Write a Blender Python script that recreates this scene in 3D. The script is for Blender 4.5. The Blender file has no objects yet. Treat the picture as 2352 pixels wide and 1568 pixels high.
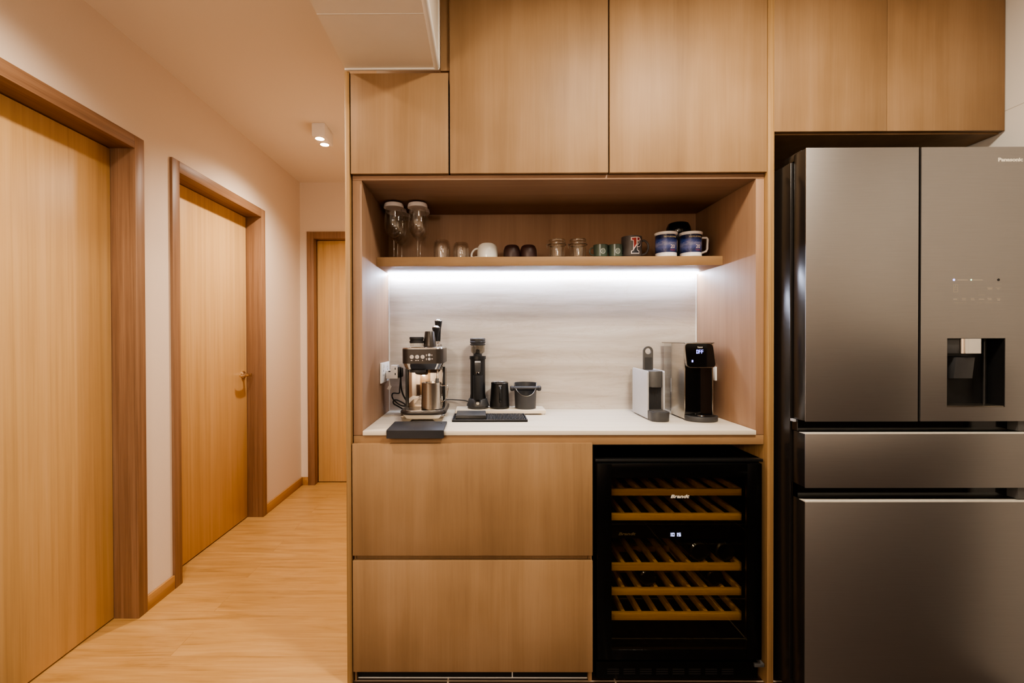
import bpy, bmesh, math, random
from mathutils.geometry import tessellate_polygon
from mathutils import Vector, Matrix, Euler
random.seed(4)
PI = math.pi
scn = bpy.context.scene
COL = scn.collection

# ------------------------------------------------------------------ camera
F = 1100.0
CX, CY = 1103.7, 784.0
CAM = Vector((0, -1.692, 1.233))
CROT = (Matrix.Rotation(0.0057, 3, 'Z') @ Matrix.Rotation(PI / 2 - 0.0079, 3, 'X') @ Matrix.Rotation(-0.0028, 3, 'Z'))

def W(px, py, Y):
    """photo measurement -> (X, Z) in metres on the plane at depth Y"""
    d = CROT @ Vector(((px - CX) / F, -(py - CY) / F, -1))
    t = (Y - CAM.y) / d.y
    p = CAM + d * t
    return p.x, p.z

def wx(px, Y, py=775): return W(px, py, Y)[0]
def wz(py, Y, px=1300): return W(px, py, Y)[1]

cam_d = bpy.data.cameras.new('camera')
cam = bpy.data.objects.new('camera', cam_d)
COL.objects.link(cam)
cam.location = CAM
cam.rotation_euler = CROT.to_euler()
cam_d.sensor_width = 36
cam_d.lens = F / 2352 * 36
cam_d.shift_x = (1176 - CX) / 2352
cam_d.shift_y = 0
cam_d.clip_start = 0.01
scn.camera = cam

# ------------------------------------------------------------------ materials
def lin(c):
    if isinstance(c, str):
        c = [int(c[i:i + 2], 16) / 255 for i in (0, 2, 4)]
    return tuple(((v / 12.92) if v <= 0.04045 else ((v + 0.055) / 1.055) ** 2.4) for v in c) + (1,)

def nodes(name):
    m = bpy.data.materials.new(name)
    m.use_nodes = True
    nt = m.node_tree
    b = nt.nodes['Principled BSDF']
    return m, nt, b

def N(nt, typ, **kw):
    n = nt.nodes.new(typ)
    for k, v in kw.items():
        setattr(n, k, v)
    return n

def ramp(nt, stops, interp='LINEAR'):
    r = N(nt, 'ShaderNodeValToRGB')
    r.color_ramp.interpolation = interp
    e = r.color_ramp.elements
    while len(e) < len(stops): e.new(0.5)
    for k, (p, c) in enumerate(stops):
        e[k].position = p
        e[k].color = c if len(c) == 4 else lin(c)
    return r

def noise(nt, coord, scale, detail=5, rough=0.6, dist=0.0):
    mp = N(nt, 'ShaderNodeMapping')
    mp.inputs['Scale'].default_value = scale
    nt.links.new(coord, mp.inputs['Vector'])
    n = N(nt, 'ShaderNodeTexNoise')
    n.inputs['Scale'].default_value = 1
    n.inputs['Detail'].default_value = detail
    n.inputs['Roughness'].default_value = rough
    n.inputs['Distortion'].default_value = dist
    nt.links.new(mp.outputs[0], n.inputs['Vector'])
    return n.outputs['Fac']

def plain(name, col, rough=0.5, metal=0.0, var=0.06, bump=0.0, scale=60, spec=0.5, coat=0.0, aniso=None):
    """plain surface with slight noise variation in colour / roughness"""
    m, nt, b = nodes(name)
    tc = N(nt, 'ShaderNodeTexCoord')
    f = noise(nt, tc.outputs['Object'], aniso or (scale, scale, scale), 4)
    c = lin(col)
    r = ramp(nt, [(0.3, tuple(v * (1 - var) for v in c[:3]) + (1,)), (0.7, tuple(min(1, v * (1 + var)) for v in c[:3]) + (1,))])
    nt.links.new(f, r.inputs[0])
    nt.links.new(r.outputs[0], b.inputs['Base Color'])
    b.inputs['Roughness'].default_value = rough
    b.inputs['Metallic'].default_value = metal
    b.inputs['Specular IOR Level'].default_value = spec
    b.inputs['Coat Weight'].default_value = coat
    if bump:
        bp = N(nt, 'ShaderNodeBump')
        bp.inputs['Strength'].default_value = bump
        bp.inputs['Distance'].default_value = 0.002
        nt.links.new(f, bp.inputs['Height'])
        nt.links.new(bp.outputs[0], b.inputs['Normal'])
    return m

def wood(name, dark, mid, light, axis='Z', rough=0.42, coarse=7.0, fine=90.0, fine_amt=0.22, blotch=0.5):
    m, nt, b = nodes(name)
    tc = N(nt, 'ShaderNodeTexCoord')
    co = tc.outputs['Object']
    def sc(a, l):
        return {'Z': (a, a, l), 'X': (l, a, a), 'Y': (a, l, a)}[axis]
    f1 = noise(nt, co, sc(coarse, 0.7), 4, 0.6, 0.6)
    f2 = noise(nt, co, sc(fine, 2.2), 4, 0.7)
    f3 = noise(nt, co, (3.2, 3.2, 2.4), 3, 0.5)
    f4 = noise(nt, co, sc(fine * 2.6, 9), 2, 0.5)
    def math_(op, x, y):
        n = N(nt, 'ShaderNodeMath', operation=op)
        for i, v in enumerate((x, y)):
            if isinstance(v, (int, float)): n.inputs[i].default_value = v
            else: nt.links.new(v, n.inputs[i])
        return n.outputs[0]
    s = math_('MULTIPLY', f1, 1 - blotch)
    s = math_('ADD', s, math_('MULTIPLY', f3, blotch))
    s = math_('ADD', s, math_('MULTIPLY', math_('SUBTRACT', f2, 0.5), fine_amt * 2))
    s = math_('ADD', s, math_('MULTIPLY', math_('SUBTRACT', f4, 0.5), fine_amt * 0.9))
    r = ramp(nt, [(0.25, dark), (0.5, mid), (0.75, light)])
    nt.links.new(s, r.inputs[0])
    nt.links.new(r.outputs[0], b.inputs['Base Color'])
    b.inputs['Roughness'].default_value = rough
    b.inputs['Specular IOR Level'].default_value = 0.35
    bp = N(nt, 'ShaderNodeBump')
    bp.inputs['Strength'].default_value = 0.06
    bp.inputs['Distance'].default_value = 0.001
    nt.links.new(f2, bp.inputs['Height'])
    nt.links.new(bp.outputs[0], b.inputs['Normal'])
    return m

def emit(name, col, strength):
    m, nt, b = nodes(name)
    b.inputs['Base Color'].default_value = (0, 0, 0, 1)
    b.inputs['Emission Color'].default_value = lin(col)
    b.inputs['Emission Strength'].default_value = strength
    return m

def thin_glass(name, tint=(0.93, 0.93, 0.92), rough=0.02, base=0.05, gl=(1, 1, 1)):
    """thin clear pane: lets light through and mirrors more at grazing angles"""
    m, nt, b = nodes(name)
    nt.nodes.remove(b)
    out = nt.nodes['Material Output']
    tr = N(nt, 'ShaderNodeBsdfTransparent')
    tr.inputs[0].default_value = tuple(tint) + (1,)
    g = N(nt, 'ShaderNodeBsdfGlossy')
    g.inputs['Color'].default_value = tuple(gl) + (1,)
    g.inputs['Roughness'].default_value = rough
    lw = N(nt, 'ShaderNodeLayerWeight')
    lw.inputs['Blend'].default_value = 0.5
    p = N(nt, 'ShaderNodeMath', operation='POWER')
    nt.links.new(lw.outputs['Facing'], p.inputs[0]); p.inputs[1].default_value = 2.6
    mu = N(nt, 'ShaderNodeMath', operation='MULTIPLY_ADD')
    nt.links.new(p.outputs[0], mu.inputs[0]); mu.inputs[1].default_value = 0.75; mu.inputs[2].default_value = base
    mx = N(nt, 'ShaderNodeMixShader')
    nt.links.new(mu.outputs[0], mx.inputs[0])
    nt.links.new(tr.outputs[0], mx.inputs[1]); nt.links.new(g.outputs[0], mx.inputs[2])
    nt.links.new(mx.outputs[0], out.inputs['Surface'])
    return m

M = {}
M['cab'] = wood('maple_veneer_vertical', '7a5e40', '8f7150', 'a08262', 'Z', rough=0.55, coarse=13, fine_amt=0.10, blotch=0.5)
M['cab_x'] = wood('maple_veneer_horizontal', '7a5e40', '8f7150', 'a08262', 'X', rough=0.55, coarse=13, fine_amt=0.10, blotch=0.5)
M['cab_in'] = wood('maple_veneer_inside', '7f614a', '92735a', 'a08167', 'Z', rough=0.55, coarse=16, fine_amt=0.12, blotch=0.35)
M['cab_top'] = wood('maple_veneer_inside_flat', '7f614a', '92735a', 'a08167', 'X', rough=0.55, coarse=16, fine_amt=0.12, blotch=0.35)
M['edge'] = wood('veneer_edge_band', '7f6140', '97774f', 'ad8d62', 'Z', coarse=200, fine=320, fine_amt=0.3, blotch=0.1)
M['leaf'] = wood('oak_door_veneer', 'b4905f', 'c7a16d', 'd2ae7c', 'Z', rough=0.42, coarse=34, fine=190, fine_amt=0.14, blotch=0.15)
M['frame'] = wood('walnut_frame_veneer', '70523a', '8a694e', '9d7c60', 'Z', rough=0.45, coarse=40, fine=190, fine_amt=0.24, blotch=0.1)
M['frame_y'] = wood('walnut_frame_veneer_head', '70523a', '8a694e', '9d7c60', 'Y', rough=0.45, coarse=40, fine=190, fine_amt=0.24, blotch=0.1)
M['base'] = wood('oak_skirting', '8d673c', 'a67c4b', 'b78d5a', 'Y', rough=0.45, coarse=30, fine=120, fine_amt=0.2, blotch=0.2)
M['rack'] = wood('beech_rack', 'c09048', 'dfae5e', 'ecc074', 'X', rough=0.5, coarse=40, fine=200, fine_amt=0.2, blotch=0.2)
M['wall'] = plain('painted_wall', 'd9c9b8', 0.75, var=0.015, bump=0.02, scale=220)
M['ceil'] = plain('painted_ceiling', 'e3d8cb', 0.8, var=0.01, bump=0.02, scale=200)
M['beam'] = plain('beam_tile', 'e6dccd', 0.35, var=0.02, scale=8)
M['white_trim'] = plain('white_trim', 'e9e6df', 0.35, var=0.01)
M['grout'] = plain('pale_grout', 'b9a994', 0.7)
M['black'] = plain('black_plastic', '151515', 0.38, var=0.05)
M['matte_black'] = plain('matte_black', '1c1c1d', 0.6, var=0.08)
M['rubber'] = plain('black_rubber', '232326', 0.55, var=0.12, bump=0.05, scale=400)
M['gloss_black'] = plain('gloss_black', '070708', 0.08, var=0.02)
M['void'] = plain('dark_inside', '0d0b0a', 0.6)
M['charcoal'] = plain('charcoal_plastic', '39393a', 0.42, var=0.06)
M['dgrey'] = plain('dark_grey_plastic', '4b4a49', 0.5, var=0.06)
M['truffle'] = plain('dark_taupe_enamel', '3f3a36', 0.32, metal=0.5, var=0.04)
M['chrome'] = plain('polished_chrome', 'd9d6d1', 0.06, metal=1.0, var=0.01)
M['steel'] = plain('brushed_steel', 'b9b2a8', 0.26, metal=1.0, var=0.08, aniso=(10, 10, 300))
M['dsteel'] = plain('dark_steel', '8a8378', 0.3, metal=1.0, var=0.05)
M['silver'] = plain('silver_plastic', 'b9b9bb', 0.38, metal=0.3, var=0.02)
M['brass'] = plain('nickel_handle', 'd6c2a6', 0.18, metal=1.0, var=0.03)
M['white'] = plain('white_plastic', 'e8e4e0', 0.35, var=0.01)
M['porcelain'] = plain('white_porcelain', 'e4e6e2', 0.15, var=0.01)
M['enamel'] = plain('white_enamel', 'e9e6e6', 0.12, var=0.01)
M['darkcup'] = plain('dark_brown_ceramic', '3a2624', 0.4, var=0.08)
M['greencup'] = plain('grey_green_ceramic', '46554c', 0.25, var=0.04)
M['greymug'] = plain('grey_ceramic', '4e4a4a', 0.45, var=0.06)
M['red'] = plain('red_print', 'a5393a', 0.5)
M['crimson'] = plain('crimson_print', '8c1530', 0.5)
M['navy'] = plain('navy_print', '20222c', 0.5)
M['white_print'] = plain('white_print', 'e6d8d4', 0.5)
M['pale_print'] = plain('pale_print', 'b9c2bd', 0.5)
M['gold_print'] = plain('cream_print', 'd8cfa6', 0.5)
M['red_line'] = plain('dark_red_print', '8c3438', 0.5)
M['lid'] = plain('white_silicone', 'e6dcd8', 0.5, var=0.02)
M['glass'] = thin_glass('clear_glass', (0.95, 0.95, 0.94), 0.0, 0.06)
M['jarglass'] = thin_glass('thick_clear_glass', (0.92, 0.93, 0.90), 0.02, 0.08)
M['tank'] = thin_glass('clear_tank', (0.85, 0.86, 0.86), 0.03, 0.06)
M['hopper'] = thin_glass('smoked_hopper', (0.62, 0.6, 0.55), 0.03, 0.06)
M['cooler_glass'] = thin_glass('smoked_cooler_glass', (0.74, 0.72, 0.66), 0.015, 0.022, (0.85, 0.8, 0.7))
M['bottle'] = plain('dark_bottle_glass', '0b0f0a', 0.06, var=0.02)
M['foil'] = plain('bottle_capsule', '3a1a16', 0.3)
M['led'] = emit('led_white', 'd8e4ff', 135)
M['lamp'] = emit('lamp_warm', 'ffdfb0', 40)
M['digit'] = emit('digit_blue_white', 'a9b4ff', 6)
M['digit2'] = emit('digit_violet', '8f8cff', 5)
M['led_blue'] = emit('pilot_blue', '9a9cff', 4)
M['led_green'] = emit('pilot_green', 'c8ffc8', 3)
M['dark_reflect'] = wood('dark_reflection_wood', '2c2019', '3b2b21', '483428', 'X', rough=0.5)  # dark brown for the added panels that the fridge reflects
M['cooler_black'] = plain('cooler_black', '060606', 0.22, spec=0.25)
M['fridge'] = plain('bronze_grey_steel', '96928f', 0.47, metal=0.95, var=0.03, aniso=(9, 9, 420))
M['fridge_side'] = plain('fridge_side_dark', '1d1a18', 0.25, var=0.05)
M['mark'] = plain('grey_panel_print', 'a39888', 0.5)
M['logo'] = plain('silver_logo', 'e6e0d2', 0.3, metal=0.2)
M['dimlogo'] = plain('dim_logo', '8a7a62', 0.5)
M['stone_riser'] = plain('cream_board', 'd9cdb8', 0.45, var=0.05, aniso=(4, 60, 60))

# travertine
def travertine(name, a, b_, c_, scale, rough, vein='9d8a72', vein_amt=True):
    m, nt, b = nodes(name)
    tc = N(nt, 'ShaderNodeTexCoord')
    f = noise(nt, tc.outputs['Object'], scale, 8, 0.65, 0.5)
    r = ramp(nt, [(0.25, a), (0.5, b_), (0.75, c_)])
    nt.links.new(f, r.inputs[0])
    last = r.outputs[0]
    if vein_amt:
        f2 = noise(nt, tc.outputs['Object'], (scale[0] * 1.6, scale[1], scale[2] * 0.55), 9, 0.7, 1.2)
        r2 = ramp(nt, [(0.0, (0, 0, 0, 1)), (0.485, (0, 0, 0, 1)), (0.5, (1, 1, 1, 1)), (0.515, (0, 0, 0, 1))])
        nt.links.new(f2, r2.inputs[0])
        mx = N(nt, 'ShaderNodeMix', data_type='RGBA')
        mm = N(nt, 'ShaderNodeMath', operation='MULTIPLY'); mm.inputs[1].default_value = 0.28
        nt.links.new(r2.outputs[0], mm.inputs[0])
        nt.links.new(mm.outputs[0], mx.inputs['Factor'])
        nt.links.new(last, mx.inputs['A']); mx.inputs['B'].default_value = lin(vein)
        last = mx.outputs['Result']
    nt.links.new(last, b.inputs['Base Color'])
    b.inputs['Roughness'].default_value = rough
    return m
M['trav'] = travertine('travertine_slab', '978c7e', 'b6ada2', 'cbc6be', (1.3, 1.3, 17), 0.4)
M['counter'] = travertine('cream_worktop', 'c8bca8', 'd5cab8', 'ded4c4', (1.6, 22, 22), 0.38, vein_amt=False)

def plank_floor():
    m, nt, b = nodes('oak_plank_floor')
    tc = N(nt, 'ShaderNodeTexCoord')
    br = N(nt, 'ShaderNodeTexBrick')
    br.offset = 0.37; br.offset_frequency = 2
    br.inputs['Scale'].default_value = 1
    br.inputs['Brick Width'].default_value = 1.22
    br.inputs['Row Height'].default_value = 0.152
    br.inputs['Mortar Size'].default_value = 0.0009
    br.inputs['Mortar Smooth'].default_value = 0.2
    br.inputs['Color1'].default_value = (0.1, 0.1, 0.1, 1)
    br.inputs['Color2'].default_value = (0.9, 0.9, 0.9, 1)
    br.inputs['Mortar'].default_value = (0.5, 0.5, 0.5, 1)
    nt.links.new(tc.outputs['Object'], br.inputs['Vector'])
    vm = N(nt, 'ShaderNodeVectorMath', operation='MULTIPLY_ADD')
    nt.links.new(br.outputs['Color'], vm.inputs[0])
    vm.inputs[1].default_value = (7, 3, 5)
    nt.links.new(tc.outputs['Object'], vm.inputs[2])
    f1 = noise(nt, vm.outputs[0], (1.6, 15, 1), 6, 0.6, 1.6)
    f2 = noise(nt, vm.outputs[0], (5, 130, 1), 4, 0.6, 0.3)
    mx = N(nt, 'ShaderNodeMath', operation='MULTIPLY_ADD')
    mx.inputs[1].default_value = 0.35
    nt.links.new(f2, mx.inputs[0])
    m1 = N(nt, 'ShaderNodeMath', operation='MULTIPLY'); m1.inputs[1].default_value = 0.65
    nt.links.new(f1, m1.inputs[0]); nt.links.new(m1.outputs[0], mx.inputs[2])
    r = ramp(nt, [(0.3, '8f6b3c'), (0.42, 'ae8650'), (0.58, 'bd9660'), (0.75, 'c9a46d')])
    nt.links.new(mx.outputs[0], r.inputs[0])
    dk = N(nt, 'ShaderNodeMix', data_type='RGBA', blend_type='MULTIPLY')
    ml = N(nt, 'ShaderNodeMath', operation='MULTIPLY'); ml.inputs[1].default_value = 0.45
    nt.links.new(br.outputs['Fac'], ml.inputs[0])
    nt.links.new(ml.outputs[0], dk.inputs['Factor'])
    nt.links.new(r.outputs[0], dk.inputs['A']); dk.inputs['B'].default_value = (0.35, 0.25, 0.15, 1)
    nt.links.new(dk.outputs['Result'], b.inputs['Base Color'])
    b.inputs['Roughness'].default_value = 0.36
    return m
M['floor'] = plank_floor()

def tiles(name, col, grout, w, h, plane, rough, mortar=0.0025, var=0.04, off=(0, 0, 0)):
    m, nt, b = nodes(name)
    tc = N(nt, 'ShaderNodeTexCoord')
    mp = N(nt, 'ShaderNodeMapping')
    mp.inputs['Location'].default_value = off
    if plane == 'YZ': mp.inputs['Rotation'].default_value = (0, -PI / 2, -PI / 2)
    nt.links.new(tc.outputs['Object'], mp.inputs['Vector'])
    src = mp.outputs[0]
    if plane == 'YZ':
        sp = N(nt, 'ShaderNodeSeparateXYZ'); cb = N(nt, 'ShaderNodeCombineXYZ')
        nt.links.new(tc.outputs['Object'], sp.inputs[0])
        ax = N(nt, 'ShaderNodeMath', operation='ADD'); ax.inputs[1].default_value = off[0]
        az = N(nt, 'ShaderNodeMath', operation='ADD'); az.inputs[1].default_value = off[1]
        nt.links.new(sp.outputs['Y'], ax.inputs[0]); nt.links.new(sp.outputs['Z'], az.inputs[0])
        nt.links.new(ax.outputs[0], cb.inputs['X']); nt.links.new(az.outputs[0], cb.inputs['Y'])
        src = cb.outputs[0]
    br = N(nt, 'ShaderNodeTexBrick')
    br.offset = 0.0
    br.inputs['Scale'].default_value = 1
    br.inputs['Brick Width'].default_value = w
    br.inputs['Row Height'].default_value = h
    br.inputs['Mortar Size'].default_value = mortar
    br.inputs['Color1'].default_value = lin(col)
    c = lin(col)
    br.inputs['Color2'].default_value = tuple(v * (1 - var) for v in c[:3]) + (1,)
    br.inputs['Mortar'].default_value = lin(grout)
    nt.links.new(src, br.inputs['Vector'])
    nt.links.new(br.outputs['Color'], b.inputs['Base Color'])
    b.inputs['Roughness'].default_value = rough
    return m
M['ktile'] = tiles('brown_floor_tile', '3c2c22', 'b0a08c', 0.6, 0.3, 'XY', 0.4, 0.003, off=(0.13, 0.28, 0))
M['wtile'] = tiles('pale_wall_tile', 'd5d1ca', 'a9a196', 0.9, 0.6, 'YZ', 0.35, 0.0012, 0.01, off=(0.45, 0.378, 0))

def blue_print():
    m, nt, b = nodes('night_landscape_print')
    tc = N(nt, 'ShaderNodeTexCoord')
    f = noise(nt, tc.outputs['Object'], (40, 40, 70), 6, 0.65, 0.8)
    sp = N(nt, 'ShaderNodeSeparateXYZ')
    nt.links.new(tc.outputs['Object'], sp.inputs[0])
    mr = N(nt, 'ShaderNodeMapRange')
    mr.inputs['From Min'].default_value = 0.0; mr.inputs['From Max'].default_value = 0.1
    nt.links.new(sp.outputs['Z'], mr.inputs['Value'])
    a = N(nt, 'ShaderNodeMath', operation='MULTIPLY_ADD'); a.inputs[1].default_value = 0.4
    nt.links.new(f, a.inputs[0]);
    s = N(nt, 'ShaderNodeMath', operation='SUBTRACT'); s.inputs[1].default_value = 0.2
    nt.links.new(mr.outputs[0], s.inputs[0]); nt.links.new(s.outputs[0], a.inputs[2])
    r = ramp(nt, [(0.0, '141a33'), (0.25, '2b3560'), (0.42, '5b67a0'), (0.55, '8f98c4'), (0.66, '3f58a8'), (0.8, '1c2a58'), (1.0, '10142a')])
    nt.links.new(a.outputs[0], r.inputs[0])
    nt.links.new(r.outputs[0], b.inputs['Base Color'])
    b.inputs['Roughness'].default_value = 0.12
    return m
M['print'] = blue_print()

# ------------------------------------------------------------------ mesh helpers
class MB:
    def __init__(s): s.bm = bmesh.new()
    def box(s, x0, x1, y0, y1, z0, z1, bev=0.0, seg=2):
        t = bmesh.new()
        bmesh.ops.create_cube(t, size=1)
        for v in t.verts:
            v.co = Vector((x0 + (v.co.x + .5) * (x1 - x0), y0 + (v.co.y + .5) * (y1 - y0), z0 + (v.co.z + .5) * (z1 - z0)))
        if bev > 0:
            bmesh.ops.bevel(t, geom=t.edges[:], offset=bev, segments=seg, affect='EDGES', profile=0.5)
        s.merge(t); return s
    def merge(s, t, mat=None):
        if mat is not None: bmesh.ops.transform(t, matrix=mat, verts=t.verts)
        me = bpy.data.meshes.new('tmp'); t.to_mesh(me); t.free()
        s.bm.from_mesh(me); bpy.data.meshes.remove(me); return s
    def lathe(s, prof, cx=0, cy=0, cz=0, n=40, sx=1, sy=1, a0=0, a1=2 * PI, rot=None):
        t = bmesh.new()
        full = abs(a1 - a0 - 2 * PI) < 1e-6
        k = n if full else n + 1
        rings = []
        for r, z in prof:
            if r < 1e-7:
                rings.append([t.verts.new((0, 0, z))])
            else:
                rings.append([t.verts.new((r * sx * math.cos(a0 + (a1 - a0) * i / n), r * sy * math.sin(a0 + (a1 - a0) * i / n), z)) for i in range(k)])
        for a, b in zip(rings, rings[1:]):
            m_ = n if full else n
            for i in range(m_):
                j = (i + 1) % k
                if len(a) == 1 and len(b) == 1: continue
                if len(a) == 1: t.faces.new((a[0], b[j], b[i]))
                elif len(b) == 1: t.faces.new((a[i], a[j], b[0]))
                else: t.faces.new((a[i], a[j], b[j], b[i]))
        bmesh.ops.recalc_face_normals(t, faces=t.faces)
        mt = Matrix.Translation((cx, cy, cz))
        if rot is not None: mt = mt @ rot
        return s.merge(t, mt)
    def tube(s, pts, r, n=10, smooth=0):
        pts = [Vector(p) for p in pts]
        for _ in range(smooth):
            q = [pts[0]]
            for a, b in zip(pts, pts[1:]):
                q += [a * .75 + b * .25, a * .25 + b * .75]
            q.append(pts[-1]); pts = q
        t = bmesh.new(); rings = []
        up = Vector((0.137, 0.211, 0.97)).normalized()
        for i, p in enumerate(pts):
            d = (pts[min(i + 1, len(pts) - 1)] - pts[max(i - 1, 0)]).normalized()
            if abs(d.dot(up)) > 0.97: u = d.cross(Vector((0.9, 0.1, 0.3))).normalized()
            else: u = d.cross(up).normalized()
            v = d.cross(u)
            rr = r[i] if isinstance(r, list) else r
            rings.append([t.verts.new(p + (u * math.cos(2 * PI * k / n) + v * math.sin(2 * PI * k / n)) * rr) for k in range(n)])
        for a, b in zip(rings, rings[1:]):
            # align rings to avoid twisting
            best = min(range(n), key=lambda o: sum((a[k].co - b[(k + o) % n].co).length for k in range(0, n, 3)))
            for k in range(n):
                t.faces.new((a[k], a[(k + 1) % n], b[(k + 1 + best) % n], b[(k + best) % n]))
        t.faces.new(rings[0]); t.faces.new(rings[-1])
        bmesh.ops.recalc_face_normals(t, faces=t.faces)
        return s.merge(t)
    def prism(s, poly, z0, z1, top=None, axis='Z', bev=0.0):
        """polygon (list of 2-D points) swept along an axis; top = optional second outline"""
        t = bmesh.new()
        def P(p, h):
            return {'Z': (p[0], p[1], h), 'Y': (p[0], h, p[1]), 'X': (h, p[0], p[1])}[axis]
        a = [t.verts.new(P(p, z0)) for p in poly]
        b = [t.verts.new(P(p, z1)) for p in (top or poly)]
        n = len(poly)
        caps = [t.faces.new(a), t.faces.new(b)]
        for i in range(n): t.faces.new((a[i], a[(i + 1) % n], b[(i + 1) % n], b[i]))
        bmesh.ops.recalc_face_normals(t, faces=t.faces)
        if bev > 0:
            ed = list({e for f in caps for e in f.edges})
            bmesh.ops.bevel(t, geom=ed, offset=bev, segments=2, affect='EDGES', profile=0.5)
        return s.merge(t)
    def flat(s, poly, z=0, axis='Y'):
        """flat polygon facing -Y (x, z outline)"""
        t = bmesh.new()
        vs = [t.verts.new((p[0], z, p[1])) for p in poly]
        for tri in tessellate_polygon([[Vector((p[0], p[1], 0)) for p in poly]]):
            t.faces.new([vs[i] for i in tri])
        return s.merge(t)
    def sphere(s, c, r, sc=(1, 1, 1), u=16, v=10):
        t = bmesh.new()
        bmesh.ops.create_uvsphere(t, u_segments=u, v_segments=v, radius=r)
        return s.merge(t, Matrix.Translation(c) @ Matrix.Diagonal((*sc, 1)))
    def xf(s, mat): bmesh.ops.transform(s.bm, matrix=mat, verts=s.bm.verts); return s
    def wrap(s, cx, cy, r, ang=-PI / 2, taper=None):
        """wrap a flat x-z drawing around a vertical cylinder of radius r, centred at angle ang"""
        xs = [v.co.x for v in s.bm.verts]
        lo, hi = min(xs), max(xs)
        k = max(2, int((hi - lo) / 0.003))
        for i in range(1, k):
            x = lo + (hi - lo) * i / k
            bmesh.ops.bisect_plane(s.bm, geom=s.bm.verts[:] + s.bm.edges[:] + s.bm.faces[:], plane_co=(x, 0, 0), plane_no=(1, 0, 0))
        for v in s.bm.verts:
            rr = (taper(v.co.z) if taper else r) - v.co.y
            a = ang + v.co.x / (taper(v.co.z) if taper else r)
            v.co = Vector((cx + rr * math.cos(a), cy + rr * math.sin(a), v.co.z))
        return s

def rrect(x0, x1, y0, y1, r, n=6, rb=None):
    """rounded rectangle outline; r front radius (low y), rb back radius"""
    rb = r if rb is None else rb
    pts = []
    for cx, cy, a, rr in ((x1 - rb, y1 - rb, 0, rb), (x0 + rb, y1 - rb, 90, rb), (x0 + r, y0 + r, 180, r), (x1 - r, y0 + r, 270, r)):
        for i in range(n + 1):
            t = math.radians(a + 90 * i / n)
            pts.append((cx + rr * math.cos(t), cy + rr * math.sin(t)))
    return pts

def scale_poly(p, s, c=None):
    cx = sum(q[0] for q in p) / len(p) if c is None else c[0]
    cy = sum(q[1] for q in p) / len(p) if c is None else c[1]
    return [(cx + (q[0] - cx) * s, cy + (q[1] - cy) * s) for q in p]

WLOC = {}
def obj(name, mb, mat, parent=None, smooth=35, label=None):
    """one mesh object; shapes are given in world metres and stored relative to the thing they belong to"""
    me = bpy.data.meshes.new(name)
    off = Vector((0, 0, 0))
    if parent is not None: off = WLOC[parent.name]
    bmesh.ops.remove_doubles(mb.bm, verts=mb.bm.verts, dist=1e-6)
    bmesh.ops.translate(mb.bm, verts=mb.bm.verts, vec=-off)
    mb.bm.to_mesh(me); mb.bm.free()
    for p in me.polygons: p.use_smooth = True
    me.set_sharp_from_angle(angle=math.radians(smooth))
    if mat is not None: me.materials.append(M[mat] if isinstance(mat, str) else mat)
    o = bpy.data.objects.new(name, me)
    COL.objects.link(o)
    if parent is not None: o.parent = parent
    WLOC[o.name] = off
    if label: o['label'] = label
    return o

def thing(name, label, cat, loc=(0, 0, 0), group=None):
    o = bpy.data.objects.new(name, None)
    o.empty_display_size = 0.05
    COL.objects.link(o)
    o.location = loc
    o['label'] = label; o['category'] = cat
    if group: o['group'] = group
    WLOC[o.name] = Vector(loc)
    return o

def tag(o, label, cat, group=None):
    o['label'] = label; o['category'] = cat
    if group: o['group'] = group
    return o

def struct(name, mb, mat, parent=None, smooth=35):
    o = obj(name, mb, mat, parent, smooth)
    if parent is None: o['kind'] = 'structure'
    return o

def dup(root, loc, label=None, rotz=None):
    r = root.copy(); COL.objects.link(r); r.location = loc
    if label: r['label'] = label
    if rotz is not None: r.rotation_euler = (0, 0, rotz)
    for ch in list(root.children):
        c = ch.copy(); COL.objects.link(c); c.parent = r
        for g in list(ch.children):
            d = g.copy(); COL.objects.link(d); d.parent = c
    WLOC[r.name] = Vector(loc)
    return r

def text(body, size, shear=0.0, bold=0.0, depth=0.0004, spacing=1.0, w=None):
    """lettering as a mesh, standing in the x-z plane, centred on the origin and facing -Y; w = wanted width"""
    cu = bpy.data.curves.new('lettering', 'FONT')
    cu.body = body; cu.size = size; cu.align_x = 'CENTER'; cu.align_y = 'CENTER'
    cu.shear = shear; cu.offset = bold; cu.space_character = spacing
    cu.extrude = depth; cu.resolution_u = 3
    ob = bpy.data.objects.new('lettering_tmp', cu)
    COL.objects.link(ob)
    bpy.context.view_layer.update()
    dg = bpy.context.evaluated_depsgraph_get()
    me = bpy.data.meshes.new_from_object(ob.evaluated_get(dg))
    bpy.data.objects.remove(ob); bpy.data.curves.remove(cu)
    mb = MB(); mb.bm.from_mesh(me); bpy.data.meshes.remove(me)
    xs = [v.co.x for v in mb.bm.verts]; ys = [v.co.y for v in mb.bm.verts]
    mx, my = (min(xs) + max(xs)) / 2, (min(ys) + max(ys)) / 2
    mb.xf(Matrix.Translation((-mx, -my, 0)))
    if w: mb.xf(Matrix.Diagonal((w / (max(xs) - min(xs)), 1, 1, 1)))
    mb.xf(Matrix.Rotation(PI / 2, 4, 'X'))
    return mb

def move(mb, x, y, z): return mb.xf(Matrix.Translation((x, y, z)))

# ------------------------------------------------------------------ setting
XL = -1.533       # hall wall
XR = 1.831        # right tiled wall
YF = 2.318        # far wall of the hall
YB = 0.512        # wall behind the cabinets
YN = -3.3         # wall behind the camera
ZC = 2.535
DOOR_H = 2.122
GX0 = wx(793.5, -.003, 700)   # outer face of the left cabinet gable

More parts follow.
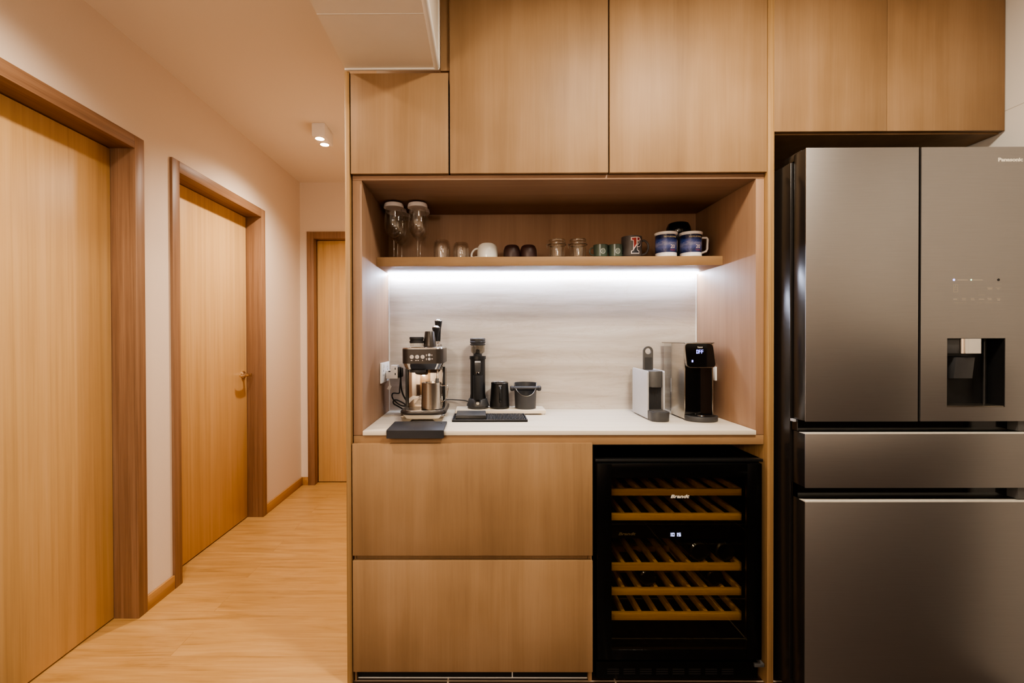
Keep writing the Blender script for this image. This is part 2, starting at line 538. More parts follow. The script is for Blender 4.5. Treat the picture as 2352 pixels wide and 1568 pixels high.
struct('floor', MB().box(-1.70, GX0 - .002, -.03, YF + .14, -.05, 0), 'floor')
struct('floor_kitchen', MB().box(GX0 - .002, XR, -.03, YB, -.05, 0).box(-1.70, XR, YN, -.03, -.05, 0), 'ktile')
struct('ceiling', MB().box(-1.9, XR + .1, YN - .1, YF + .2, ZC, ZC + .08), 'ceil')

D1 = (-.545, .456)      # door casings along the hall wall
D2 = (.650, 1.651)
mb = MB()
for a, b in ((YN - .1, D1[0] + .01), (D1[1] - .01, D2[0] + .01), (D2[1] - .01, YF + .2)):
    mb.box(-1.72, XL, a, b, 0, ZC)
for a, b in (D1, D2):
    mb.box(-1.72, XL, a + .01, b - .01, DOOR_H - .01, ZC)
mb.box(-1.84, -1.72, YN - .1, YF + .2, -.05, ZC)
struct('wall_left', mb, 'wall')
D3 = (-1.472, -.52)
mb = MB()
mb.box(XL, D3[0] + .01, YF, YF + .12, 0, ZC).box(D3[0] + .01, D3[1] - .01, YF, YF + .12, DOOR_H - .01, ZC)
mb.box(D3[1] - .01, 0, YF, YF + .12, 0, ZC).box(XL, 0, YF + .12, YF + .2, -.05, ZC)
struct('wall_far', mb, 'wall')
struct('wall_hall_right', MB().box(GX0, GX0 + .10, YB + .12, YF, 0, ZC), 'wall')
struct('wall_back', MB().box(GX0, XR + .1, YB, YB + .12, 0, ZC), 'wall')
struct('wall_right', MB().box(XR, XR + .1, YN - .1, YB, 0, ZC), 'wtile')
struct('wall_front', MB().box(-1.72, XR + .1, YN - .1, YN, .95, ZC), 'wall')
struct('wall_front_reflection_panel', MB().box(-1.72, XR + .1, YN - .1, YN, 0, .95), 'dark_reflect')  # unseen dark panel, added so the lower fridge reflects darker
struct('wood_reflection_panel', MB().box(-1.15, -.25, YN, YN + .03, .005, 2.1, .002), 'cab')  # unseen brown wood panel, added for the espresso machine's chrome to reflect

struct('wall_right_reflection_panel', MB().box(XR - .02, XR - .0005, YN + .001, -.32, 0, 1.15), 'dark_reflect')  # unseen dark facing, added to keep bright tile out of the fridge reflection
# boxed beam over the left end of the cabinets
BX0, BX1 = GX0 + .003, wx(1007, -.004, 100)
BZ = wz(158, -.004, 900)
mb = MB().box(BX0, BX1, YN, -.004, BZ, ZC)
beam = struct('ceiling_beam', mb, 'beam')
mb = MB()
yj = 1100 * (BZ - 1.233) / (775 - 33) - 1.692
mb.box(BX0, BX1 - .016, yj, yj + .003, BZ - .0006, BZ + .001)
struct('beam_joint', mb, 'white_trim', beam)
mb = MB()   # rounded edge strip
mb.tube([(BX1 - .006, YN + .01, BZ + .004), (BX1 - .006, -.006, BZ + .004)], .011, 14)
struct('beam_edge_strip', mb, 'white_trim', beam)
mb = MB().box(BX0, BX1 + .003, -.010, -.0035, BZ - .006, BZ + .004).box(BX1 - .001, BX1 + .005, -.010, -.0035, BZ, ZC - .002)
struct('beam_sealant', mb, 'white_trim', beam)

# skirting
for nm, (a, b) in (('baseboard_left', (D1[1] + .0005, D2[0] - .0005)), ('baseboard_left.001', (D2[1] + .0005, YF - .0005))):
    struct(nm, MB().box(XL, XL + .012, a, b, 0, .068, .002), 'base')
struct('baseboard_far', MB().box(XL + .013, D3[0] - .0005, YF - .012, YF, 0, .068, .002), 'base')

# doors
c = .057
def side_door(name, y0, y1, handle):
    leaf = struct(name, MB().box(-1.668, -1.628, y0 + c + .003, y1 - c - .003, .007, DOOR_H - c - .003, .0015), 'leaf')
    fr = MB()
    fr.box(-1.70, XL + .013, y0, y0 + c, 0, DOOR_H, .0015).box(-1.70, XL + .013, y1 - c, y1, 0, DOOR_H, .0015)
    obj('door_frame', fr, 'frame', leaf)
    obj('door_frame_head', MB().box(-1.70, XL + .0128, y0 + c, y1 - c, DOOR_H - c, DOOR_H, .0012), 'frame_y', leaf)
    if handle:
        hy, hz = y1 - c - .052, .985
        h = MB()
        R = Matrix.Rotation(PI / 2, 4, 'Y')
        h.lathe([(0, 0), (.027, 0), (.027, .006), (.022, .010), (.0115, .012), (.0105, .045), (.012, .055), (.0, .058)], -1.628, hy, hz, 24, rot=R)
        pts = [(-1.585, hy + .006, hz), (-1.578, hy - .02, hz + .001), (-1.575, hy - .06, hz + .003), (-1.580, hy - .105, hz + .002), (-1.588, hy - .118, hz + .001)]
        h.tube(pts, [.0105, .0105, .0095, .009, .0075], 12)
        obj('door_handle', h, 'brass', leaf)
    return leaf
side_door('door_1', *D1, False)
side_door('door_2', *D2, True)
leaf3 = struct('door_3', MB().box(D3[0] + c + .003, D3[1] - c - .003, YF + .07, YF + .108, .007, DOOR_H - c - .003, .0015), 'leaf')
fr = MB().box(D3[0], D3[0] + c, YF - .013, YF + .11, 0, DOOR_H, .0015).box(D3[1] - c, D3[1], YF - .013, YF + .11, 0, DOOR_H, .0015)
fr.box(D3[0] + c, D3[1] - c, YF - .0128, YF + .11, DOOR_H - c, DOOR_H, .0012)
obj('door_frame', fr, 'frame', leaf3)

# hall ceiling spotlight
SX0, SX1 = -1.034, -.955
sp = thing('ceiling_spotlight', 'white rectangular twin spotlight glowing on the hall ceiling', 'spotlight', ((SX0 + SX1) / 2, 1.29, ZC))
obj('housing', MB().box(SX0, SX1, 1.208, 1.372, 2.457, ZC - .0005, .002), 'white', sp)
for y in (1.245, 1.335):
    b_ = obj('lamp', MB().lathe([(0, 0), (.026, 0), (.026, -.003), (.0, -.0035)], (SX0 + SX1) / 2 - .003, y, 2.4569, 24), 'lamp', sp)
    obj('lamp_ring', MB().lathe([(.0265, .0), (.0265, -.0045), (.030, -.0045), (.030, 0)], (SX0 + SX1) / 2 - .003, y, 2.4569, 24), 'white', b_)

# ------------------------------------------------------------------ cabinets
YFR = 0.0          # front face of doors and drawers
YREC = .018        # recessed frame
g = .0006
NX0, NX1 = -.432, wx(1736.5, .016, 700)       # inside of the niche
GR0, GR1 = wx(1763.5, -.003, 700), wx(1778, -.003, 700)
SX_R = GR0 - .0014
ZND = wz(396.5, 0, 1300)                      # bottom of upper doors
ZNT = wz(412, .016, 1300)                     # niche ceiling
ZWT, ZWB = .9013, .8845                       # worktop top / underside
XD0 = wx(807.5, 0, 800)

pc = thing('pantry_cabinet', 'tall wooden alcove cabinet framing the coffee counter between two full height side panels', 'cabinet', (.27, 0, 0))
obj('side_panel', MB().box(GX0, wx(805, -.003, 800), -.003, YB - g, 0, BZ - .007, .001), 'edge', pc)
obj('side_panel', MB().box(GR0, GR1, -.003, YB - g, 0, ZC - g, .001), 'edge', pc)
mb = MB().box(XD0 + .001, NX0, YREC, .5, ZWB + .0006, ZNT, .0008)
obj('alcove_side', mb, 'cab_in', pc)
obj('alcove_side', MB().box(NX1, SX_R, YREC, .5, ZWB + .0006, ZNT, .0008), 'cab_in', pc)
obj('alcove_ceiling', MB().box(XD0 + .001, SX_R, YREC, .5, ZNT + g, ZND - .001, .0008), 'cab_top', pc)
obj('alcove_back', MB().box(NX0 - .02, NX1 + .02, .5, .511, 1.53, ZNT + .01), 'cab_in', pc)

# upper cabinets
ZS = wz(168, 0, 900)
XS1, XA0 = wx(1029.7, 0, 300), wx(1033.3, 0, 300)
XA1, XB0 = wx(1397, 0, 300), wx(1400.3, 0, 300)
XB1 = wx(1762, 0, 300)
u = thing('upper_cabinet', 'small square wooden wall cabinet tucked under the white ceiling beam', 'cabinet', (XD0, 0, ZND), 'upper cabinets')
obj('carcass', MB().box(XD0 + .002, XS1 - .002, .0205, .498, ZND + .001, BZ - .004), 'cab', u)
obj('door', MB().box(XD0, XS1, 0, .018, ZND, ZS, .0012), 'cab', u)
u = thing('upper_cabinet', 'large wooden wall cabinet with two tall doors above the open alcove', 'cabinet', (XA0, 0, ZND), 'upper cabinets')
obj('carcass', MB().box(XS1 + .006, GR0 - .001, .0225, .498, ZND + .001, ZC - .002), 'cab', u)
obj('filler_strip', MB().box(BX1 + .006, XA0 - .003, .012, .022, ZS + .014, ZC - .002), 'cab', u)
obj('door', MB().box(XA0, XA1, 0, .018, ZND, ZC - .006, .0012), 'cab', u)
obj('door', MB().box(XB0, XB1, 0, .018, ZND, ZC - .006, .0012), 'cab', u)
ZF = wz(301, 0, 2000)
XF0, XFm, XF1 = GR1 + .0012, wx(2037.5, 0, 200), XR - .004
u = thing('upper_cabinet', 'shorter wooden wall cabinet with two doors over the grey refrigerator', 'cabinet', (XF0, 0, ZF), 'upper cabinets')
obj('carcass', MB().box(XF0, XF1, .0205, .51, ZF - .004, ZC - .002), 'cab', u)
obj('door', MB().box(XF0, XFm - .0009, 0, .018, ZF, ZC - .006, .0012), 'cab', u)
obj('door', MB().box(XFm + .0009, XF1, 0, .018, ZF, ZC - .006, .0012), 'cab', u)

# base cabinet with two drawers
XW0 = wx(1361.3, 0, 1200)
zd = [wz(1018.5, 0, 1080), wz(1276, 0, 1080), wz(1287.5, 0, 1080), wz(1543.3, 0, 1080)]
bc = thing('base_cabinet', 'low wooden cabinet with two wide handleless drawers under the worktop', 'cabinet', (XD0, 0, 0))
obj('top_rail', MB().box(XD0 + .001, SX_R, YREC, .49, ZWB - .0345 - .0, ZWB - .034 + .033, .0008), 'cab_x', bc)
obj('drawer', MB().box(XD0, XW0, 0, .018, zd[1], zd[0], .0012), 'cab', bc)
obj('drawer', MB().box(XD0, XW0, 0, .018, zd[3], zd[2], .0012), 'cab', bc)
mb = MB().box(XD0 + .009, XW0 - .013, .024, .49, .052, ZWB - .036)
obj('carcass', mb, 'cab', bc)
obj('end_board', MB().box(XW0 - .012, XW0 + .001, .020, .49, 0.0, ZWB - .036), 'cab', bc)
obj('end_board', MB().box(XD0 + .001, XD0 + .008, .020, .49, 0.0, ZWB - .036), 'cab', bc)
tk = obj('toe_kick', MB().box(XD0 + .009, XW0 - .013, .036, .05, 0, .0515), M['void'], bc, label='dark tiled toe kick')
mb = MB().box(XD0 + .009, XW0 - .013, .0335, .036, 0, .0025).box(wx(1174, .03), wx(1176.3, .03), .0345, .036, .002, .051)
obj('grout', mb, 'white_trim', tk)

# worktop, splash slab, shelf
ct = obj('countertop', MB().box(NX0 + .0008, NX1 - .0008, .012, .498, ZWB + .0006, ZWT, .0012), 'counter')
tag(ct, 'cream stone worktop slab with pale streaks inside the wooden alcove', 'worktop')
ZSB_ = wz(610, .250, 1260)
bs = obj('backsplash', MB().box(NX0 + .001, NX1 - .001, .488, .4975, ZWT + .0006, ZSB_ - .0006), 'trav')
tag(bs, 'beige travertine splash slab lit by the light strip under the shelf', 'splashback')
mb = MB().box(NX0 + .001, NX0 + .0045, .4855, .4878, ZWT + .001, ZSB_ - .001).box(NX1 - .0045, NX1 - .001, .4855, .4878, ZWT + .001, ZSB_ - .001)
mb.box(NX0 + .001, NX1 - .001, .4855, .4878, ZWT + .0006, ZWT + .004)
obj('sealant', mb, 'white_trim', bs)
YS = .250
ZST, ZSB = wz(589, YS, 1260), wz(610, YS, 1260)
sh = thing('open_shelf', 'wooden shelf board holding cups and glasses across the alcove', 'shelf', (.27, YS, ZSB))
obj('board', MB().box(NX0 + .0008, NX1 - .0008, YS, .499, ZSB, ZST, .001), 'cab_x', sh)
obj('light_strip', MB().box(NX0 + .004, NX1 - .004, .460, .472, ZSB - .0062, ZSB - .0002), 'led', sh, label='glowing white light strip')

# ------------------------------------------------------------------ shelf contents
def ry(D): return D - 1.692
Z0 = ZST + .0006

def wine_glass_parts(t, x, y):
    prof = [(.033, 0), (.0335, .001), (.020, .004), (.006, .008), (.0042, .014), (.0040, .070), (.0050, .080), (.0085, .0875), (.0190, .0935), (.0295, .1035), (.0365, .119), (.0390, .138), (.0384, .160), (.0352, .190), (.0325, .214)]
    obj('glass_body', MB().lathe(prof, x, y, Z0, 36), 'glass', t)
    obj('lid', MB().lathe([(0, .2155), (.035, .2155), (.0402, .209), (.0411, .2085), (.0411, .2105), (.0397, .221), (.0375, .2255), (.0, .227)], x, y, Z0, 36), 'lid', t, label='white dome lid')

gx = [wx(905, ry(1.988), 500), wx(959.5, ry(1.988), 500)]
gl = ['wine glass with white lid in front row, nearest the left alcove wall', 'wine glass with white lid in front row beside the clear tumbler',
      'wine glass with white lid in second row behind the one nearest the left wall', 'wine glass with white lid in second row, behind the right front one',
      'wine glass with white lid at the back of the left column']
first = None
for k, (i, D) in enumerate(((0, 1.984), (1, 1.984), (0, 2.0668), (1, 2.0668), (0, 2.1494))):
    y = ry(D)
    if first is None:
        first = thing('wine_glass', gl[0], 'wine glass', (gx[i], y, Z0), 'wine glasses with white lids')
        wine_glass_parts(first, gx[i], y)
    else:
        dup(first, (gx[i] + (0.004 if k == 4 else 0), y, Z0), gl[k])

def simple(name, label, cat, px, D, prof, mat, group=None, n=40):
    x, y = wx(px, ry(D), 575), ry(D)
    o = thing(name, label, cat, (x, y, Z0), group)
    obj('cup_body', MB().lathe(prof, x, y, Z0, n), mat, o)
    return o, x, y

# upside down tumblers
tp = [(.0335, .001), (.0355, .022), (.0365, .045), (.035, .062), (.031, .074), (.026, .0795), (0, .0795), (0, .073), (.024, .072), (.029, .066), (.0325, .05), (.0325, .02), (.0315, .001), (.0335, .001)]
simple('glass_tumbler', 'taller clear glass tumbler upside down beside the wine glasses', 'glass', 1015, 2.01, tp, 'glass', 'clear tumblers')
tp2 = [(r * .98, z * .87) for r, z in tp]
simple('glass_tumbler', 'shorter round clear glass upside down next to the white cup', 'glass', 1059.5, 2.01, tp2, 'glass', 'clear tumblers')
# white cup upside down
o, x, y = simple('white_cup', 'white porcelain cup turned upside down with looped handle', 'cup', 1119.5, 2.01,
                 [(.0425, .001), (.043, .004), (.0425, .03), (.0405, .050), (.034, .060), (.0275, .0615), (.0265, .0645), (.024, .0645), (.023, .061), (0, .061), (0, .057), (.030, .056), (.038, .046), (.0405, .02), (.0405, .001), (.0425, .001)], 'porcelain')
obj('handle', MB().tube([(x - .037, y, Z0 + .046), (x - .052, y, Z0 + .043), (x - .064, y, Z0 + .030), (x - .068, y, Z0 + .014), (x - .062, y, Z0 + .006), (x - .0405, y, Z0 + .010)], .0042, 10, 2), 'porcelain', o)
# two dark cups
dp = [(.0345, .001), (.0352, .02), (.034, .038), (.029, .052), (.022, .0575), (0, .0585), (0, .054), (.021, .053), (.028, .046), (.032, .03), (.0325, .001), (.0345, .001)]
simple('dark_cup', 'small dark brown cup upside down beside the white cup', 'cup', 1175.5, 2.01, dp, 'darkcup', 'dark brown cups')
simple('dark_cup', 'small dark brown cup upside down beside the clear glass jar', 'cup', 1213.5, 2.01, dp, 'darkcup', 'dark brown cups')
# clip top jars
jp = [(.0, .002), (.031, .002), (.034, .006), (.0345, .050), (.033, .056), (.0325, .060), (.0365, .061), (.0372, .066), (.036, .069), (.0365, .070), (.037, .077), (.034, .081), (.0, .083)]
for px, lab in ((1279, 'clear glass clip jar beside the dark cups'), (1327.5, 'clear glass clip jar beside the green cups')):
    o, x, y = simple('glass_jar', lab, 'jar', px, 2.01, jp, 'jarglass', 'clear glass jars')
    w_ = MB().tube([(x + .0375 * math.cos(a), y + .0375 * math.sin(a), Z0 + .0585) for a in [2 * PI * i / 28 for i in range(29)]], .0012, 8)
    w_.tube([(x - .037, y - .005, Z0 + .058), (x - .0425, y - .006, Z0 + .064), (x - .0425, y - .006, Z0 + .052), (x - .0405, y - .006, Z0 + .044)], .0013, 8, 1)
    obj('wire_clip', w_, 'dsteel', o)
# green espresso cups with emblem
gp = [(.0, .002), (.024, .002), (.0275, .006), (.0295, .03), (.0305, .0535), (.0295, .0545), (.028, .053), (.027, .02), (.0, .006)]
for px, sgn, lab in ((1379.5, -1, 'small grey green espresso cup with white emblem, handle to the left'), (1413, 1, 'small grey green espresso cup with white emblem beside the grey mug, handle to the right')):
    o, x, y = simple('espresso_cup', lab, 'cup', px, 1.995, gp, 'greencup', 'grey green espresso cups')
    obj('handle', MB().tube([(x + sgn * .029, y, Z0 + .044), (x + sgn * .040, y, Z0 + .043), (x + sgn * .046, y, Z0 + .030), (x + sgn * .043, y, Z0 + .016), (x + sgn * .027, y, Z0 + .012)], .0028, 8, 2), 'greencup', o)
    e = MB()
    def ring(r0, r1, zc, xc=0, n=28):
        t = bmesh.new()
        vi = [t.verts.new((xc + r0 * math.cos(2 * PI * k / n), 0, zc + r0 * math.sin(2 * PI * k / n))) for k in range(n)]
        vo = [t.verts.new((xc + r1 * math.cos(2 * PI * k / n), 0, zc + r1 * math.sin(2 * PI * k / n))) for k in range(n)]
        for k in range(n): t.faces.new((vi[k], vi[(k + 1) % n], vo[(k + 1) % n], vo[k]))
        e.merge(t)
    zc = Z0 + .0255
    ring(.0098, .0112, zc); ring(.0030, .0040, zc)
    for k in range(4):
        a = PI / 4 + k * PI / 2
        e.flat([(.0047 * math.cos(a), zc + .0047 * math.sin(a)), (.0088 * math.cos(a + .35), zc + .0088 * math.sin(a + .35)), (.0088 * math.cos(a - .35), zc + .0088 * math.sin(a - .35))])
    for k in range(4):
        a = k * PI / 2
        e.flat([(.0047 * math.cos(a), zc + .0047 * math.sin(a)), (.0095 * math.cos(a + .12), zc + .0095 * math.sin(a + .12)), (.0095 * math.cos(a - .12), zc + .0095 * math.sin(a - .12))])
    e.wrap(x, y, .0298, -PI / 2 + .10, taper=lambda z: .0298 + (z - Z0 - .03) * .06 + .0003)
    obj('emblem', e, 'pale_print', o)
# small white jug half hidden behind
o, x, y = simple('milk_jug', 'small white pouring jug peeking out behind the grey letter mug', 'jug', 1436, 2.10,
                 [(0, .002), (.022, .002), (.026, .02), (.025, .05), (.0225, .064), (.0235, .070), (.022, .069), (.0, .01)], 'porcelain')
obj('spout', MB().prism([(x - .0185, y - .010), (x - .0185, y + .010), (x - .036, y)], Z0 + .050, Z0 + .071, top=[(x - .0185, y - .010), (x - .0185, y + .010), (x - .040, y)]), 'porcelain', o)
# grey letter mug
mp_ = [(.0, .002), (.036, .002), (.0385, .006), (.041, .012), (.0415, .085), (.041, .089), (.039, .089), (.038, .085), (.0375, .012), (.0, .008)]
o, x, y = simple('letter_mug', 'dark grey mug printed with a red and navy letter P', 'mug', 1450.5, 2.005, mp_, 'greymug')
obj('handle', MB().tube([(x + .040, y, Z0 + .073), (x + .056, y + .002, Z0 + .076), (x + .070, y + .003, Z0 + .062), (x + .071, y + .003, Z0 + .040), (x + .060, y + .002, Z0 + .020), (x + .040, y, Z0 + .014)], .0046, 10, 2), 'greymug', o)
s_ = 1 / 15.68 / 550
def pp(pts): return [((px - 1665) * s_, Z0 + .012 + (735 - py) * s_) for px, py in pts]
def pr(polys, lift, mat):
    q = MB()
    for P_ in polys: q.flat(pp(P_))
    q.wrap(x, y, .0415 + lift, -PI / 2 + .18)
    return obj('letter_print', q, mat, o)
pr([[(1470, 140), (1680, 122), (1790, 130), (1860, 190), (1888, 290), (1860, 410), (1800, 470), (1705, 485), (1705, 580), (1780, 620), (1780, 715), (1475, 720), (1475, 620), (1545, 590), (1550, 260), (1470, 245)]], .0004, 'white_print')
pr([[(1500, 165), (1660, 155), (1665, 370), (1570, 520), (1570, 255), (1550, 238), (1500, 230)]], .0008, 'red')
pr([[(1705, 150), (1775, 156), (1805, 182), (1760, 245), (1705, 245)]], .0008, 'crimson')
pr([[(1830, 210), (1865, 290), (1840, 400), (1790, 450), (1705, 462), (1708, 405), (1760, 388), (1795, 320), (1788, 270)], [(1685, 425), (1685, 592), (1755, 640), (1755, 692), (1500, 697), (1500, 638), (1565, 605), (1575, 570)]], .0008, 'navy')
pr([[(1712, 278), (1752, 280), (1766, 325), (1745, 368), (1712, 370)]], .0008, 'greymug')
# two blue printed mugs
def blue_mug(px, lab, hx, hrot):
    D = 1.997
    xx, yy = wx(px, ry(D), 575), ry(D)
    t = thing('blue_mug', lab, 'mug', (xx, yy, Z0), 'white mugs with blue night prints')
    b_ = MB().lathe([(0, .002), (.041, .002), (.0425, .004), (.0425, .018), (.0420, .020), (.0420, .092), (.0450, .095), (.0462, .098), (.0462, .102), (.0440, .104), (.0405, .103), (.0395, .096), (.0395, .01), (0, .008)], xx, yy, Z0, 44)
    obj('mug_body', b_, 'enamel', t)
    obj('printed_band', MB().lathe([(.0424, .0175), (.0424, .0925)], xx, yy, Z0, 44), 'print', t, label='blue night landscape print')
    h = MB().tube([(xx + .040, yy, Z0 + .084), (xx + .066, yy, Z0 + .084), (xx + .070, yy, Z0 + .078), (xx + .068, yy, Z0 + .036), (xx + .063, yy, Z0 + .027), (xx + .041, yy, Z0 + .020)], .0044, 10)
    R_ = Matrix.Translation((xx, yy, 0)) @ Matrix.Rotation(hrot, 4, 'Z') @ Matrix.Translation((-xx, -yy, 0))
    h.xf(R_)
    obj('handle', h, 'enamel', t)
    q = move(text('THE POLAR EXPRESS', .0072, 0, .0001, .0001, 1.0, w=.056), 0, 0, Z0 + .0815)
    q.wrap(xx, yy, .0427, -PI / 2 + .10)
    obj('lettering', q, 'gold_print', t)
    q = move(text('20', .021, 0, .0002, .0001), 0, 0, Z0 + .042)
    q.wrap(xx, yy, .0427, -PI / 2 + .30)
    obj('number_print', q, 'white_print', t)
    q = MB(); q.flat([(-.012, Z0 + .0285), (.012, Z0 + .0285), (.012, Z0 + .0298), (-.012, Z0 + .0298)])
    q.flat([(-.010, Z0 + .0245), (.012, Z0 + .0245), (.012, Z0 + .0258), (-.010, Z0 + .0258)])
    q.wrap(xx, yy, .0427, -PI / 2 + .30)
    obj('red_lines', q, 'red_line', t)
blue_mug(1529.5, 'white rimmed mug with blue night print, beside the grey letter mug', 0, .55)
blue_mug(1586.5, 'white rimmed mug with blue night print, nearest the right alcove wall', 0, 0)
# dark bowls stacked upside down behind the mugs
o = thing('dark_bowl', 'upper glossy black bowl upside down behind the two blue mugs', 'bowl', (wx(1558, ry(2.115), 520), ry(2.115), Z0 + .1225), 'stacked black bowls')
xx, yy = o.location.x, o.location.y
obj('bowl_body', MB().lathe([(.0505, 0), (.052, .004), (.050, .030), (.042, .047), (.034, .051), (.0, .052), (0, .047), (.032, .045), (.047, .028), (.0485, .002), (.0505, 0)], xx, yy, Z0 + .1225, 40), 'gloss_black', o)
o = thing('dark_bowl', 'lower black bowl under the glossy bowl behind the two blue mugs', 'bowl', (xx, yy, Z0), 'stacked black bowls')
obj('bowl_body', MB().lathe([(.0515, 0), (.053, .004), (.054, .100), (.053, .118), (.049, .1215), (.0, .1220), (0, .118), (.045, .115), (.0505, .10), (.0505, .002), (.0515, 0)], xx, yy, Z0, 40), 'matte_black', o)

# ------------------------------------------------------------------ counter: sockets
ZK = ZWT + .0006
def socket_plate(name, label, xin, sgn, y0, y1, z0, z1):
    t = thing(name, label, 'socket', (xin, (y0 + y1) / 2, (z0 + z1) / 2), 'wall sockets')
    xo = xin + sgn * .009
    obj('plate', MB().box(min(xin + sgn * .0006, xo), max(xin + sgn * .0006, xo), y0, y1, z0, z1, .002), 'white', t)
    zc = (z0 + z1) / 2
    for yc in ((y0 * .75 + y1 * .25), (y0 * .25 + y1 * .75)):
        for dy, dz in ((0, .008), (-.011, -.010), (.011, -.010)):
            obj('pin_hole', MB().box(min(xo, xo + sgn * .0004), max(xo, xo + sgn * .0004), yc + dy - .003, yc + dy + .003, zc + dz - .004, zc + dz + .004), 'black', t)
        obj('switch', MB().box(min(xo, xo + sgn * .003), max(xo, xo + sgn * .003), yc - .008, yc + .008, zc + .022, zc + .036, .001), 'white', t)
    return t
socket_plate('wall_socket', 'white double socket plate on the left alcove wall beside the espresso machine', NX0, 1, .300, .462, 1.043, 1.128)
socket_plate('wall_socket', 'white socket plate edge on the right alcove wall behind the water dispenser', NX1, -1, .297, .42, 1.052, 1.11)

# white cube adaptor
AY = .384
t = thing('plug_adaptor', 'white T-shaped plug adaptor pushed into the left wall socket', 'adaptor', (NX0 + .03, AY, 1.05))
z0, z1 = 1.058, 1.115
xa, xb = NX0 + .0135, NX0 + .064
mb = MB().prism([(xa, z0), (xb, z0), (xb, z1), (xa + .022, z1), (xa + .020, z1 - .020), (xa, z1 - .022)], AY - .022, AY + .022, axis='Y', bev=.002)
obj('adaptor_body', mb, 'white', t)
for dx, dz, w_, h_ in ((.040, .043, .0022, .0045), (.040, .020, .0022, .0045), (.015, .031, .0045, .0022)):
    obj('pin_hole', MB().box(xa + dx - w_, xa + dx + w_, AY - .0224, AY - .0218, z0 + dz - h_, z0 + dz + h_), 'black', t)
tg = MB().prism([(xa + .001, z0 - .045), (xa + .014, z0 - .050), (xa + .022, z0 - .034), (xa + .016, z0 - .028), (xa + .013, z0 - .002), (xa + .010, z0 - .002), (xa + .010, z0 - .030)], AY - .012, AY - .0112, axis='Y')
obj('paper_tag', tg, 'white', t, label='small white paper tag')

# ------------------------------------------------------------------ espresso machine
EX, EY = -.242, .30
em = thing('espresso_machine', 'compact chrome espresso machine with dark taupe button panel beside the left wall', 'espresso machine', (EX, EY, ZK))
x0, x1 = -.333, -.151
basep = rrect(x0, x1, .184, .448, .045, 8, .02)
foot = [(x0 + .002, .9245), (x1 - .002, .9245), (x1 - .014, ZK), (x1 - .042, ZK), (x1 - .050, ZK + .0075), (x0 + .050, ZK + .0075), (x0 + .042, ZK), (x0 + .014, ZK)]
fp = MB().prism(scale_poly(basep, .97, (EX, .32)), ZK + .008, .9245, top=None)
obj('foot', MB().prism(foot, .20, .43, axis='Y', bev=.003), 'dsteel', em)
obj('base_band', MB().prism(scale_poly(basep, .93, (EX, .32)), .914, .9295, top=basep), 'chrome', em)
obj('drip_tray', MB().prism(basep, .9297, .9425, bev=.003), 'truffle', em)
gp_ = scale_poly(basep, .94, (EX, .315))
dt = MB().prism(gp_, .9426, .9455, bev=.0012)
dtg = obj('drip_grille', dt, 'steel', em)
sl = MB()
for k in range(9):
    yy_ = .208 + k * .0095
    sl.box(x0 + .034, x1 - .034, yy_, yy_ + .004, .9455, .9457)
obj('grille_slots', sl, 'void', dtg)
hx0, hx1 = -.325, -.160
headp = rrect(hx0, hx1, .205, .42, .030, 8, .02)
obj('body', MB().prism(rrect(hx0 + .002, hx1 - .002, .312, .44, .006, 4, .02), .9425, 1.1), 'steel', em)
obj('mirror_panel', MB().box(hx0 + .009, hx1 - .009, .3085, .3115, .9458, 1.1, .0005), 'chrome', em)
obj('side_post', MB().box(hx0, hx0 + .009, .300, .318, .9458, 1.112), 'black', em)
obj('side_post', MB().box(hx1 - .009, hx1, .300, .318, .9458, 1.112), 'black', em)
obj('head_underside', MB().prism(scale_poly(headp, .86, (EX, .31)), 1.1075, 1.1305, top=scale_poly(headp, 1.0)), 'chrome', em)
pan = obj('button_panel', MB().prism(headp, 1.1307, 1.1885), 'truffle', em, label='dark taupe panel with round buttons')
obj('head_top', MB().prism(headp, 1.1887, 1.1955, top=scale_poly(headp, .97), bev=.001), 'steel', em)
yb = .205
def SX(px): return (px - 1110) / 581.5
def SZ(py): return 1.233 - (py - 775) / 581.5
Ry = Matrix.Rotation(PI / 2, 4, 'X')
for px, py, r in ((945, 819, .0082), (957.4, 819, .0082), (970, 819, .0082), (985.4, 814.5, .0058), (985.4, 823.8, .0058)):
    obj('button', MB().lathe([(0, .0030), (r * .8, .0032), (r, .0018), (r, 0)], SX(px), yb - .0002, SZ(py), 20, rot=Ry), 'silver', pan)
    if r > .007: obj('button_icon', MB().lathe([(0, .0001), (r * .55, .0001)], SX(px), yb - .0034, SZ(py), 12, rot=Ry), 'steel', pan)
lg = MB()
for px, py, w_, h_ in ((944.5, 827, 1.8, .8), (954.8, 827, 1.5, .8), (959.8, 827, 1.5, .8), (970, 827, .7, 1), (978.6, 815, .6, 2.2), (978.6, 824, .6, 2.4), (991.6, 815, .7, 1.6), (992, 823.5, 1.4, 1.0)):
    lg.box(SX(px - w_), SX(px + w_), yb - .0006, yb - .0001, SZ(py + h_), SZ(py - h_))
obj('panel_marks', lg, 'white_print', pan)
obj('group_head', MB().lathe([(0, 0), (.033, 0), (.034, .003), (.034, .011), (.030, .0135), (0, .0135)], -.268, .258, 1.0935, 32), 'charcoal', em)
sw = obj('steam_wand', MB().tube([(-.186, .262, 1.108), (-.186, .262, 1.085), (-.187, .258, 1.065), (-.193, .246, .985)], .0034, 10, 1), 'chrome', em)
obj('wand_grip', MB().tube([(-.1875, .2575, 1.068), (-.1885, .255, 1.045), (-.189, .2535, 1.030)], [.0065, .0075, .0065], 12), 'dgrey', sw)
